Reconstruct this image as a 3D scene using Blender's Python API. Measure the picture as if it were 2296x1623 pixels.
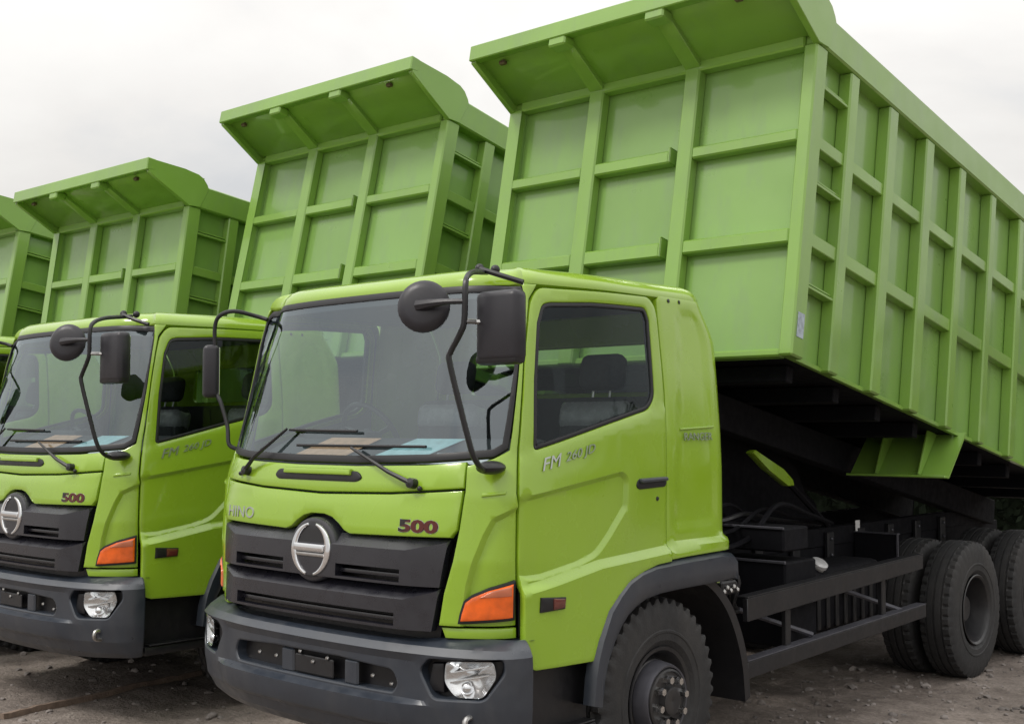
import bpy, bmesh, math, random, bisect
from mathutils import Vector, Matrix
from mathutils.geometry import delaunay_2d_cdt
random.seed(7)
for o in list(bpy.data.objects): bpy.data.objects.remove(o)
SC = bpy.context.scene
COL = SC.collection
R_ = math.radians

# ------------------------------------------------------------------ camera
cam_d = bpy.data.cameras.new('camera'); cam = bpy.data.objects.new('camera', cam_d); COL.objects.link(cam)
_F = Vector((-0.66784022, 0.74243421, 0.05273412)); _R = Vector((0.74343656, 0.66880585, -0.00090104)); _U = Vector((0.03593785, -0.03860272, 0.99860818))
cam.matrix_world = Matrix(((_R.x, _U.x, -_F.x, 4.86336), (_R.y, _U.y, -_F.y, -3.93374), (_R.z, _U.z, -_F.z, 1.92579), (0, 0, 0, 1)))
cam_d.sensor_fit = 'HORIZONTAL'; cam_d.sensor_width = 36; cam_d.lens = 2730.857 / 2296 * 36
cam_d.clip_start = 0.05; cam_d.clip_end = 5000
SC.camera = cam

# ------------------------------------------------------------------ sky, sun, exposure
SUN_EL, SUN_AZ = R_(52), R_(205)      # direction towards the sun, azimuth measured from +Y clockwise
SKY = 2.12
W = bpy.data.worlds.new('World'); SC.world = W; W.use_nodes = True
nt = W.node_tree; nt.nodes.clear()
def N(t, **k):
    n = nt.nodes.new(t)
    for a, b in k.items():
        if a == 'inp':
            for i, v in b.items(): n.inputs[i].default_value = v
        else: setattr(n, a, b)
    return n
L = lambda a, b: nt.links.new(a, b)
tc = N('ShaderNodeTexCoord')
sky = N('ShaderNodeTexSky', sky_type='NISHITA'); sky.sun_disc = False; sky.sun_elevation = SUN_EL; sky.sun_rotation = SUN_AZ
sky.air_density = 1.5; sky.dust_density = 4
skm = N('ShaderNodeVectorMath', operation='SCALE'); skm.inputs['Scale'].default_value = 0.10
L(sky.outputs[0], skm.inputs[0])
sep = N('ShaderNodeSeparateXYZ'); L(tc.outputs['Generated'], sep.inputs[0])
zz = N('ShaderNodeMath', operation='MAXIMUM', inp={1: 0.0}); L(sep.outputs[2], zz.inputs[0])
za = N('ShaderNodeMath', operation='ADD', inp={1: 0.30}); L(zz.outputs[0], za.inputs[0])
dv = N('ShaderNodeVectorMath', operation='DIVIDE'); L(tc.outputs['Generated'], dv.inputs[0])
cz = N('ShaderNodeCombineXYZ'); [L(za.outputs[0], cz.inputs[i]) for i in range(3)]
L(cz.outputs[0], dv.inputs[1])
n1 = N('ShaderNodeTexNoise', inp={'Scale': 1.15, 'Detail': 7.0, 'Roughness': 0.52, 'Distortion': 0.35}); L(dv.outputs[0], n1.inputs['Vector'])
cr = N('ShaderNodeValToRGB'); L(n1.outputs[0], cr.inputs[0])
e = cr.color_ramp.elements; e[0].position = 0.34; e[0].color = (0.70, 0.715, 0.74, 1); e[1].position = 0.60; e[1].color = (1.0, 0.98, 0.945, 1)
m_ = cr.color_ramp.elements.new(0.47); m_.color = (0.89, 0.868, 0.84, 1)
mx = N('ShaderNodeMix', data_type='RGBA'); mx.inputs[0].default_value = 0.93
L(skm.outputs[0], mx.inputs[6]); L(cr.outputs[0], mx.inputs[7])
ov = N('ShaderNodeMath', operation='MULTIPLY_ADD', inp={1: 2.0 / 3, 2: 1.0 / 3}); L(zz.outputs[0], ov.inputs[0])   # overcast sky: zenith three times the horizon
os_ = N('ShaderNodeMath', operation='MULTIPLY', inp={1: SKY}); L(ov.outputs[0], os_.inputs[0])
bg = N('ShaderNodeBackground'); L(mx.outputs[2], bg.inputs[0]); L(os_.outputs[0], bg.inputs[1])
L(bg.outputs[0], N('ShaderNodeOutputWorld').inputs[0])
sl = bpy.data.lights.new('sun', 'SUN'); sl.energy = 1.5; sl.angle = R_(12); sl.color = (1.0, 0.96, 0.9)
sun = bpy.data.objects.new('sun', sl); COL.objects.link(sun)
sd = Vector((math.sin(SUN_AZ) * math.cos(SUN_EL), math.cos(SUN_AZ) * math.cos(SUN_EL), math.sin(SUN_EL)))
sun.rotation_euler = (-sd).to_track_quat('-Z', 'Y').to_euler(); sun.location = (0, 0, 30)
SC.view_settings.view_transform = 'Standard'; SC.view_settings.look = 'None'; SC.view_settings.gamma = 1
SC.view_settings.use_curve_mapping = False; SC.view_settings.exposure = 0.0
SC.render.engine = 'CYCLES'
SC.cycles.max_bounces = 8; SC.cycles.transparent_max_bounces = 16

# ------------------------------------------------------------------ materials
def pbr(name, col, rough=.5, metal=0, var=.0, vscale=3.0, bump=0, bscale=40, coat=0, spec=.5, dirt=None, dirt_amt=0, emis=None):
    m = bpy.data.materials.new(name); m.use_nodes = True; t = m.node_tree; b = t.nodes['Principled BSDF']
    b.inputs['Base Color'].default_value = (*col, 1); b.inputs['Roughness'].default_value = rough; b.inputs['Metallic'].default_value = metal
    b.inputs['Coat Weight'].default_value = coat; b.inputs['Coat Roughness'].default_value = .08; b.inputs['Specular IOR Level'].default_value = spec
    tcn = t.nodes.new('ShaderNodeTexCoord')
    cur = None
    if var > 0:
        n = t.nodes.new('ShaderNodeTexNoise'); n.inputs['Scale'].default_value = vscale; n.inputs['Detail'].default_value = 5
        t.links.new(tcn.outputs['Object'], n.inputs['Vector'])
        mr = t.nodes.new('ShaderNodeMapRange'); mr.inputs[1].default_value = .3; mr.inputs[2].default_value = .7; mr.inputs[3].default_value = 1 - var; mr.inputs[4].default_value = 1 + var
        t.links.new(n.outputs[0], mr.inputs[0])
        vm = t.nodes.new('ShaderNodeVectorMath'); vm.operation = 'SCALE'; vm.inputs[0].default_value = col
        t.links.new(mr.outputs[0], vm.inputs['Scale']); cur = vm.outputs[0]
        rr = t.nodes.new('ShaderNodeMapRange'); rr.inputs[1].default_value = .3; rr.inputs[2].default_value = .7; rr.inputs[3].default_value = max(.03, rough - .09); rr.inputs[4].default_value = min(1, rough + .09)
        n2 = t.nodes.new('ShaderNodeTexNoise'); n2.inputs['Scale'].default_value = vscale * 2.7; n2.inputs['Detail'].default_value = 6
        t.links.new(tcn.outputs['Object'], n2.inputs['Vector']); t.links.new(n2.outputs[0], rr.inputs[0]); t.links.new(rr.outputs[0], b.inputs['Roughness'])
    if dirt is not None:
        n = t.nodes.new('ShaderNodeTexNoise'); n.inputs['Scale'].default_value = 2.2; n.inputs['Detail'].default_value = 9; n.inputs['Roughness'].default_value = .68
        mp = t.nodes.new('ShaderNodeMapping'); mp.inputs['Scale'].default_value = (1.6, 1.6, .55); t.links.new(tcn.outputs['Object'], mp.inputs[0]); t.links.new(mp.outputs[0], n.inputs['Vector'])
        mr = t.nodes.new('ShaderNodeMapRange'); mr.inputs[1].default_value = .48; mr.inputs[2].default_value = .75; mr.inputs[3].default_value = 0; mr.inputs[4].default_value = dirt_amt
        t.links.new(n.outputs[0], mr.inputs[0])
        mixn = t.nodes.new('ShaderNodeMix'); mixn.data_type = 'RGBA'; t.links.new(mr.outputs[0], mixn.inputs[0])
        if cur: t.links.new(cur, mixn.inputs[6])
        else: mixn.inputs[6].default_value = (*col, 1)
        mixn.inputs[7].default_value = (*dirt, 1); cur = mixn.outputs[2]
    if cur: t.links.new(cur, b.inputs['Base Color'])
    if bump > 0:
        n = t.nodes.new('ShaderNodeTexNoise'); n.inputs['Scale'].default_value = bscale; n.inputs['Detail'].default_value = 4
        t.links.new(tcn.outputs['Object'], n.inputs['Vector'])
        bp = t.nodes.new('ShaderNodeBump'); bp.inputs['Strength'].default_value = bump; bp.inputs['Distance'].default_value = .02
        t.links.new(n.outputs[0], bp.inputs['Height']); t.links.new(bp.outputs[0], b.inputs['Normal'])
    if emis: b.inputs['Emission Color'].default_value = (*emis[0], 1); b.inputs['Emission Strength'].default_value = emis[1]
    return m
def glassmat(name, tint, base, k, rough=.0):
    m = bpy.data.materials.new(name); m.use_nodes = True; t = m.node_tree; t.nodes.clear()
    o = t.nodes.new('ShaderNodeOutputMaterial'); tr = t.nodes.new('ShaderNodeBsdfTransparent'); tr.inputs[0].default_value = (*tint, 1)
    g = t.nodes.new('ShaderNodeBsdfGlossy'); g.inputs[0].default_value = (.84, .93, 1, 1); g.inputs['Roughness'].default_value = rough
    lw = t.nodes.new('ShaderNodeLayerWeight'); lw.inputs[0].default_value = .5
    p = t.nodes.new('ShaderNodeMath'); p.operation = 'POWER'; p.inputs[1].default_value = 4; t.links.new(lw.outputs['Facing'], p.inputs[0])
    a = t.nodes.new('ShaderNodeMath'); a.operation = 'MULTIPLY_ADD'; a.inputs[1].default_value = k; a.inputs[2].default_value = base; a.use_clamp = True; t.links.new(p.outputs[0], a.inputs[0])
    mixs = t.nodes.new('ShaderNodeMixShader'); t.links.new(a.outputs[0], mixs.inputs[0]); t.links.new(tr.outputs[0], mixs.inputs[1]); t.links.new(g.outputs[0], mixs.inputs[2]); t.links.new(mixs.outputs[0], o.inputs[0])
    return m
M = dict(
    cab=pbr('cab_green_paint', (.262, .430, .024), .26, var=.03, vscale=1.5, coat=.8, dirt=(.24, .33, .10), dirt_amt=.12),
    bed=pbr('bed_green_paint', (.200, .362, .056), .36, var=.07, vscale=1.3, bump=.10, bscale=4, coat=.5, dirt=(.16, .25, .11), dirt_amt=.45),
    sheet=pbr('bed_sheet_paint', (.186, .340, .070), .34, var=.09, vscale=1.1, bump=.35, bscale=1.8, coat=.5, dirt=(.17, .25, .13), dirt_amt=.55),
    plastic=pbr('grey_bumper_plastic', (.020, .027, .040), .36, var=.10, vscale=5, bump=.03, bscale=220, spec=.9, dirt=(.09, .09, .09), dirt_amt=.30),
    grille=pbr('dark_grille_plastic', (.011, .011, .017), .30, var=.08, vscale=5, bump=.02, bscale=220, spec=.8),
    black=pbr('black_plastic', (.012, .012, .014), .42, var=.1, vscale=8),
    mirror=pbr('mirror_housing_plastic', (.018, .017, .022), .38, var=.1, vscale=8, bump=.06, bscale=260),
    rubber=pbr('tyre_rubber', (.020, .020, .021), .72, var=.22, vscale=9, bump=.15, bscale=90, dirt=(.055, .05, .045), dirt_amt=.45),
    gasket=pbr('rubber_gasket', (.008, .008, .010), .45),
    chassis=pbr('chassis_black_paint', (.009, .009, .011), .48, var=.2, vscale=7, dirt=(.035, .032, .03), dirt_amt=.35),
    hoist=pbr('hoist_black_paint', (.003, .003, .005), .8, var=.2, vscale=7, spec=.2),
    rim=pbr('black_wheel_paint', (.020, .020, .022), .40, var=.15, vscale=10, dirt=(.09, .08, .07), dirt_amt=.4),
    hubgrey=pbr('hub_grey', (.085, .085, .10), .45, metal=.4, var=.15, vscale=12),
    capsilver=pbr('cap_silver', (.50, .50, .50), .45, metal=.3, var=.15, vscale=30),
    lampdull=pbr('dull_red_lens', (.11, .07, .045), .4),
    nut=pbr('plated_nut', (.70, .70, .70), .22, metal=1, var=.1, vscale=30),
    steel=pbr('bare_steel', (.45, .44, .43), .34, metal=1, var=.12, vscale=30),
    chrome=pbr('chrome', (.80, .81, .83), .06, metal=1),
    reflector=pbr('lamp_reflector', (.78, .79, .80), .16, metal=1),
    orange=pbr('orange_lens', (.78, .12, .006), .18, var=.25, vscale=14, coat=.8),
    pinklens=pbr('pale_red_lens', (.55, .16, .08), .2, coat=.8, var=.1, vscale=9),
    redlens=pbr('red_lens', (.12, .028, .02), .2, var=.2, vscale=30, coat=.7),
    interior=pbr('cab_interior_grey', (.030, .030, .034), .75, var=.1, vscale=6),
    trim=pbr('door_trim_grey', (.075, .075, .08), .7, var=.1, vscale=6),
    headliner=pbr('headliner_grey', (.06, .06, .062), .85),
    seat=pbr('seat_fabric', (.035, .036, .040), .85, var=.2, vscale=40),
    cover=pbr('seat_plastic_cover', (.30, .30, .31), .25, var=.2, vscale=9, bump=.4, bscale=18),
    paper_o=pbr('orange_paper', (.62, .33, .20), .7, var=.2, vscale=18), paper_c=pbr('pale_cyan_paper', (.45, .66, .70), .6, var=.15, vscale=18), paper_w=pbr('white_paper', (.68, .70, .74), .6, var=.06, vscale=18),
    sticker=pbr('pale_blue_sticker', (.36, .42, .47), .5, var=.3, vscale=30),
    text_dark=pbr('badge_dark', (.02, .015, .014), .3), text_red=pbr('badge_dark_red', (.085, .012, .008), .3), text_silver=pbr('badge_silver', (.50, .53, .50), .28, metal=.75),
    text_grey=pbr('badge_grey', (.34, .40, .30), .3, metal=.5),
    white=pbr('white_enamel', (.7, .7, .7), .4, var=.1, vscale=20),
    marker=pbr('marker_lens_grey', (.17, .19, .20), .12, coat=1),
    wood=pbr('weathered_wood', (.20, .145, .11), .85, var=.3, vscale=12, bump=.4, bscale=60),
)
M['windscreen'] = glassmat('windscreen_glass', (.68, .79, .80), .145, .80)
M['sideglass'] = glassmat('side_window_glass', (.66, .72, .70), .026, .75)
M['lens'] = glassmat('clear_lens', (.95, .95, .95), .08, .9)

# ------------------------------------------------------------------ mesh helpers
def finish(me, mat, sharp=35, smooth=True):
    me.materials.append(mat)
    if smooth:
        for p in me.polygons: p.use_smooth = True
        me.set_sharp_from_angle(angle=R_(sharp))
    return me
def link(name, me, parent=None, mat=None, loc=None, rot=None):
    o = bpy.data.objects.new(name, me); COL.objects.link(o)
    if parent is not None: o.parent = parent
    if loc: o.location = loc
    if rot: o.rotation_euler = rot
    return o
def frombm(name, bm, mat, parent=None, smooth=True, sharp=35, **k):
    me = bpy.data.meshes.new(name); bmesh.ops.recalc_face_normals(bm, faces=bm.faces); bm.to_mesh(me); bm.free()
    return link(name, finish(me, mat, sharp, smooth), parent, **k)
def fromdata(name, v, f, mat, parent=None, smooth=True, sharp=35, recalc=True, **k):
    bm = bmesh.new(); vs = [bm.verts.new(p) for p in v]
    for q in f:
        try: bm.faces.new([vs[i] for i in q])
        except ValueError: pass
    if recalc: bmesh.ops.recalc_face_normals(bm, faces=bm.faces)
    me = bpy.data.meshes.new(name); bm.to_mesh(me); bm.free()
    return link(name, finish(me, mat, sharp, smooth), parent, **k)
def addbox(bm, x0, x1, y0, y1, z0, z1, bev=0.0, seg=2, mtx=None):
    r = bmesh.ops.create_cube(bm, size=1)['verts']
    for v in r: v.co = Vector(((x0 + x1) / 2 + v.co.x * (x1 - x0), (y0 + y1) / 2 + v.co.y * (y1 - y0), (z0 + z1) / 2 + v.co.z * (z1 - z0)))
    vs = set(r)
    if bev > 0:
        ed = [e for e in bm.edges if e.verts[0] in vs and e.verts[1] in vs]
        out = bmesh.ops.bevel(bm, geom=ed, offset=bev, segments=seg, affect='EDGES', profile=.5)
        vs = {v for v in vs if v.is_valid} | set(out['verts'])
    if mtx is not None:
        for v in vs: v.co = mtx @ v.co
    return vs
def box(name, x0, x1, y0, y1, z0, z1, mat, parent=None, bev=.006, seg=1, mtx=None, **k):
    bm = bmesh.new(); addbox(bm, x0, x1, y0, y1, z0, z1, bev, seg, mtx)
    return frombm(name, bm, mat, parent, **k)
def catmull(pts, n=6):
    P = [Vector(p) for p in pts]; P = [P[0] * 2 - P[1]] + P + [P[-1] * 2 - P[-2]]; out = []
    for i in range(1, len(P) - 2):
        for k in range(n):
            t = k / n; a, b, c, d = P[i - 1], P[i], P[i + 1], P[i + 2]
            out.append(.5 * ((2 * b) + (c - a) * t + (2 * a - 5 * b + 4 * c - d) * t * t + (3 * b - a - 3 * c + d) * t ** 3))
    out.append(P[-2]); return out
def addtube(bm, pts, r, n=8, smooth=0):
    P = catmull(pts, smooth) if smooth else [Vector(p) for p in pts]
    rad = r if isinstance(r, (list, tuple)) else [r] * len(P)
    rings = []; up = None
    for i, p in enumerate(P):
        t = (P[min(i + 1, len(P) - 1)] - P[max(i - 1, 0)]).normalized()
        if up is None: up = t.orthogonal().normalized()
        up = (up - t * up.dot(t)).normalized(); w = t.cross(up)
        rings.append([bm.verts.new(p + (up * math.cos(2 * math.pi * k / n) + w * math.sin(2 * math.pi * k / n)) * rad[min(i, len(rad) - 1)]) for k in range(n)])
    for a, b in zip(rings, rings[1:]):
        for k in range(n): bm.faces.new((a[k], a[(k + 1) % n], b[(k + 1) % n], b[k]))
    bm.faces.new(rings[0][::-1]); bm.faces.new(rings[-1])
def tube(name, pts, r, mat, parent=None, n=8, smooth=0, **k):
    bm = bmesh.new(); addtube(bm, pts, r, n, smooth); return frombm(name, bm, mat, parent, **k)
def lathe(bm, prof, n=48, axis='x', c=(0, 0, 0), mod=None):
    """prof: list of (axial, radius); revolved about the axis through c"""
    rings = []
    for i in range(n):
        a = 2 * math.pi * i / n; ring = []
        for j, (h, r) in enumerate(prof):
            if mod: h, r = mod(i, j, h, r)
            ca, sa = math.cos(a) * r, math.sin(a) * r
            p = (h, ca, sa) if axis == 'x' else ((ca, h, sa) if axis == 'y' else (ca, sa, h))
            ring.append(bm.verts.new(Vector(p) + Vector(c)))
        rings.append(ring)
    for i in range(n):
        A, B = rings[i], rings[(i + 1) % n]
        for j in range(len(prof) - 1):
            try: bm.faces.new((A[j], A[j + 1], B[j + 1], B[j]))
            except ValueError: pass
    bmesh.ops.remove_doubles(bm, verts=bm.verts, dist=1e-5)
def prism(name, poly, a0, a1, mat, parent=None, axis='x', bev=.004, **k):
    """poly in the two other axes, extruded along axis from a0 to a1"""
    def mk(a, p): return (a, p[0], p[1]) if axis == 'x' else ((p[0], a, p[1]) if axis == 'y' else (p[0], p[1], a))
    bm = bmesh.new(); A = [bm.verts.new(mk(a0, p)) for p in poly]; B = [bm.verts.new(mk(a1, p)) for p in poly]; n = len(poly)
    bm.faces.new(A); bm.faces.new(B[::-1])
    for i in range(n): bm.faces.new((A[i], A[(i + 1) % n], B[(i + 1) % n], B[i]))
    if bev > 0: bmesh.ops.bevel(bm, geom=list(bm.edges), offset=bev, segments=1, affect='EDGES')
    return frombm(name, bm, mat, parent, **k)
def interp(x, xs, ys):
    if x <= xs[0]: return ys[0] + (x - xs[0]) * (ys[1] - ys[0]) / (xs[1] - xs[0])
    for a, b, c, d in zip(xs, xs[1:], ys, ys[1:]):
        if x <= b: return c + (x - a) / (b - a) * (d - c)
    return ys[-1] + (x - xs[-1]) * (ys[-1] - ys[-2]) / (xs[-1] - xs[-2])
def sm(a, b, x):
    t = max(0, min(1, (x - a) / (b - a))); return t * t * (3 - 2 * t)

# ------------------------------------------------------------------ charts: a plan curve (arc length s) and height z
class Plan:
    def __init__(self, CP):
        self.t = []
        for i in range(1, len(CP) - 2):
            p0, p1, p2, p3 = CP[i - 1:i + 3]
            for k in range(24):
                t = k / 24; self.t.append(tuple(.5 * ((2 * b) + (-a + c) * t + (2 * a - 5 * b + 4 * c - d) * t * t + (-a + 3 * b - 3 * c + d) * t ** 3) for a, b, c, d in zip(p0, p1, p2, p3)))
        self.t.append(CP[-2]); self.a = [0.0]
        for a, b in zip(self.t, self.t[1:]): self.a.append(self.a[-1] + math.hypot(b[0] - a[0], b[1] - a[1]))
        self.max = self.a[-1]
    def __call__(self, s):
        sg = 1 if s >= 0 else -1; s = min(abs(s), self.max - 1e-6)
        i = bisect.bisect_right(self.a, s) - 1; f = (s - self.a[i]) / (self.a[i + 1] - self.a[i]); a, b = self.t[i], self.t[i + 1]
        return sg * (a[0] + f * (b[0] - a[0])), a[1] + f * (b[1] - a[1])
CABP = Plan([(-.3, .004), (0, 0), (.3, .004), (.6, .02), (.88, .06), (1.03, .112), (1.11, .175), (1.15, .26), (1.171, .40), (1.175, .6), (1.175, 1.0), (1.175, 1.5), (1.175, 1.84), (1.163, 1.925), (1.11, 1.972), (.92, 1.98), (.5, 1.98), (0, 1.98), (-.5, 1.98)])
LZ = [.8, 1.0, 1.3, 1.6, 1.72, 1.82, 2.0, 2.3, 2.6, 2.7]; LV = [-.015, -.012, 0, .028, .045, .072, .118, .202, .295, .33]
KZ = [.8, 1.7, 1.9, 2.2, 2.5, 2.62]; KV = [1, 1, .993, .975, .952, .941]
CZ = [.8, 1.1, 1.3, 1.6, 1.8, 2.2, 2.4, 2.62]; CA = [.055, .052, .036, .036, .068, .090, .098, .125]
def cab_surf(s, z):
    x, y = CABP(s); l = interp(z, LZ, LV); f = 1 - .78 * sm(.04, .32, y) - .22 * sm(.3, 1.0, y)
    a = abs(s); w = sm(.72, 1.15, a) * (1 - sm(1.20, 2.05, a)) * interp(z, CZ, CA); sg = 1 if s >= 0 else -1    # corner swept back
    return Vector((x * interp(z, KZ, KV) - sg * .66 * w, y + l * f + .75 * w - .13 * sm(2.36, 2.66, z) * sm(1.5, 1.96, y), z))
BUMP = Plan([(-.5, -.075), (0, -.09), (.5, -.072), (.82, -.02), (1.0, .035), (1.12, .10), (1.19, .18), (1.22, .28), (1.225, .36), (1.225, .45)])
def bump_surf(s, z):
    x, y = BUMP(s); i = interp(z, [.38, .472, .55, .65, .886, .918, .96], [.16, .06, .02, .004, 0, .030, .105])
    return Vector((x * (1 - i / 2.2), y + i * (1 - .8 * sm(.05, .25, y)), z))
def normal(surf, s, z, d=2e-3):
    a = surf(s + d, z) - surf(s - d, z); b = surf(s, z + d) - surf(s, z - d); n = a.cross(b)
    return n.normalized()
def rnd(pts, n=5):
    """polygon with per-vertex fillet radius (s,z[,r])"""
    out = []; m = len(pts)
    for i, p in enumerate(pts):
        r = p[2] if len(p) > 2 else 0; c = Vector(p[:2])
        if r <= 0: out.append(c); continue
        a = Vector(pts[i - 1][:2]) - c; b = Vector(pts[(i + 1) % m][:2]) - c
        t = min(r, a.length * .48, b.length * .48); A = c + a.normalized() * t; B = c + b.normalized() * t
        for k in range(n + 1):
            u = k / n; out.append(A * (1 - u) ** 2 + c * 2 * u * (1 - u) + B * u * u)
    return out
def area2(p): return sum(a[0] * b[1] - b[0] * a[1] for a, b in zip(p, p[1:] + p[:1]))
def dens(p, step, closed=True):
    out = []; q = p[1:] + p[:1] if closed else p[1:]
    for a, b in zip(p, q):
        a, b = Vector(a[:2]), Vector(b[:2]); n = max(1, int(math.ceil((b - a).length / step)))
        out += [a.lerp(b, k / n) for k in range(n)]
    if not closed: out.append(Vector(p[-1][:2]))
    return out
def inset(p, d):
    """p counter-clockwise, move inwards by d"""
    out = []; m = len(p)
    for i in range(m):
        e1 = (p[i] - p[i - 1]); e2 = (p[(i + 1) % m] - p[i])
        if e1.length < 1e-9 or e2.length < 1e-9: out.append(p[i].copy()); continue
        n1 = Vector((-e1.y, e1.x)).normalized(); n2 = Vector((-e2.y, e2.x)).normalized(); b = n1 + n2
        if b.length < 1e-6: b = n1
        b.normalize(); out.append(p[i] + b * d / max(.5, b.dot(n1)))
    return out
def inside(p, x, y):
    c = False; m = len(p); j = m - 1
    for i in range(m):
        xi, yi = p[i]; xj, yj = p[j]
        if (yi > y) != (yj > y) and x < (xj - xi) * (y - yi) / (yj - yi) + xi: c = not c
        j = i
    return c
def segdist(poly, x, y, closed=True):
    best = 9e9; q = list(zip(poly, poly[1:] + poly[:1])) if closed else list(zip(poly, poly[1:]))
    for a, b in q:
        dx, dy = b[0] - a[0], b[1] - a[1]; l = dx * dx + dy * dy
        t = 0 if l < 1e-12 else max(0, min(1, ((x - a[0]) * dx + (y - a[1]) * dy) / l))
        d = (x - a[0] - t * dx) ** 2 + (y - a[1] - t * dy) ** 2
        if d < best: best = d
    return math.sqrt(best)
def panel(name, surf, outer, mat, parent=None, holes=(), step=.05, roll=.008, depth=.03, off=0.0, disp=None, creases=(), back=False, sharp=32):
    outer = [Vector(p[:2]) for p in outer]
    if area2(outer) < 0: outer = outer[::-1]
    loops = [dens(outer, step * .7)]
    for h in holes:
        h = [Vector(p[:2]) for p in h]
        if area2(h) > 0: h = h[::-1]
        loops.append(dens(h, step * .6))
    V = []; sink = []; E = []; rim = []
    def addloop(lp, sk):
        i0 = len(V); V.extend(lp); sink.extend([sk] * len(lp)); n = len(lp)
        E.extend([(i0 + i, i0 + (i + 1) % n) for i in range(n)]); return list(range(i0, i0 + n))
    for lp in loops:
        rim.append(addloop(lp, roll * .9))
        if roll > 0:
            addloop(inset(lp, roll * .35), roll * .25); addloop(inset(lp, roll), 0)
    for c in creases:
        d = dens([Vector(p[:2]) for p in c], step * .7, False); i0 = len(V); V.extend(d); sink.extend([0] * len(d)); E.extend([(i0 + i, i0 + i + 1) for i in range(len(d) - 1)])
    x0, x1 = min(p.x for p in outer), max(p.x for p in outer); y0, y1 = min(p.y for p in outer), max(p.y for p in outer)
    nx, ny = max(1, int((x1 - x0) / step)), max(1, int((y1 - y0) / step))
    fix = [loops[0]] + loops[1:]
    for i in range(nx + 1):
        for j in range(ny + 1):
            x, y = x0 + (x1 - x0) * i / nx, y0 + (y1 - y0) * j / ny
            if not inside(loops[0], x, y) or any(inside(h, x, y) for h in loops[1:]): continue
            if min(segdist(l, x, y) for l in fix) < roll + step * .35: continue
            if creases and min(segdist([Vector(p[:2]) for p in c], x, y, False) for c in creases) < step * .3: continue
            V.append(Vector((x, y))); sink.append(0)
    ov, oe, of, orig, *_ = delaunay_2d_cdt(V, E, [], 0, 1e-6)
    sk2 = [max((sink[i] for i in o if i < len(sink)), default=0) for o in orig]
    pos = []
    for p, k in zip(ov, sk2):
        n = normal(surf, p.x, p.y); h = off - k + (disp(p.x, p.y) if disp else 0); pos.append(surf(p.x, p.y) + n * h)
    F = []
    for f in of:
        cx = sum(ov[i].x for i in f) / 3; cy = sum(ov[i].y for i in f) / 3
        if inside(loops[0], cx, cy) and not any(inside(h, cx, cy) for h in loops[1:]):
            a = (ov[f[1]] - ov[f[0]]).cross(ov[f[2]] - ov[f[0]]); F.append(tuple(f) if a > 0 else tuple(f[::-1]))
    remap = {}
    for i, o in enumerate(orig):
        for k in o: remap[k] = i
    if depth > 0:
        for lp in rim:
            idx = [remap.get(i) for i in lp]
            low = []
            for i in idx:
                p = ov[i]; low.append(len(pos)); pos.append(pos[i] - normal(surf, p.x, p.y) * depth)
            m = len(idx)
            for i in range(m):
                j = (i + 1) % m; F.append((idx[i], low[i], low[j], idx[j]))
    me = bpy.data.meshes.new(name); me.from_pydata([tuple(p) for p in pos], [], F); me.validate(); me.update()
    return link(name, finish(me, mat, sharp), parent)
def mir(p): return [(-q[0],) + tuple(q[1:]) for q in p][::-1]
def ring(name, surf, outer, width, mat, parent, off=.004, step=.04, roll=.004, depth=.02):
    o = [Vector(p[:2]) for p in outer]
    if area2(o) < 0: o = o[::-1]
    return panel(name, surf, o, mat, parent, holes=[inset(dens(o, step), width)], step=step, roll=roll, depth=depth, off=off)
def textmesh(body, size, shear=0, bold=0, sx=1.0, ext=0):
    cu = bpy.data.curves.new('txt', 'FONT'); cu.body = body; cu.size = size; cu.shear = shear; cu.offset = bold; cu.resolution_u = 3; cu.extrude = ext
    cu.align_x = 'CENTER'; cu.align_y = 'CENTER'
    ob = bpy.data.objects.new('txt', cu); COL.objects.link(ob); dg = bpy.context.evaluated_depsgraph_get()
    me = bpy.data.meshes.new_from_object(ob.evaluated_get(dg)); bpy.data.objects.remove(ob)
    for v in me.vertices: v.co.x *= sx
    return me
def surftext(name, body, surf, s0, z0, size, mat, parent, ang=0, shear=0, bold=0, sx=1.0, off=.004, ext=.002, side=1):
    me = textmesh(body, size, shear, bold, sx, ext); ca, sa = math.cos(ang), math.sin(ang)
    for v in me.vertices:
        s = s0 + (v.co.x * ca - v.co.y * sa); z = z0 + v.co.x * sa + v.co.y * ca
        v.co = surf(s, z) + normal(surf, s, z) * (off + v.co.z)
    me.materials.append(mat); me.name = name
    return link(name, me, parent)
def empty(name, loc=(0, 0, 0)):
    o = bpy.data.objects.new(name, None); COL.objects.link(o); o.location = loc; o.empty_display_size = .2; return o
def tag(o, label=None, cat=None, group=None, kind=None):
    if label: o['label'] = label
    if cat: o['category'] = cat
    if group: o['group'] = group
    if kind: o['kind'] = kind
    return o
def copy_tree(o, parent=None):
    c = o.copy(); COL.objects.link(c); c.parent = parent
    for ch in list(o.children): copy_tree(ch, c)
    return c

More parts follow.
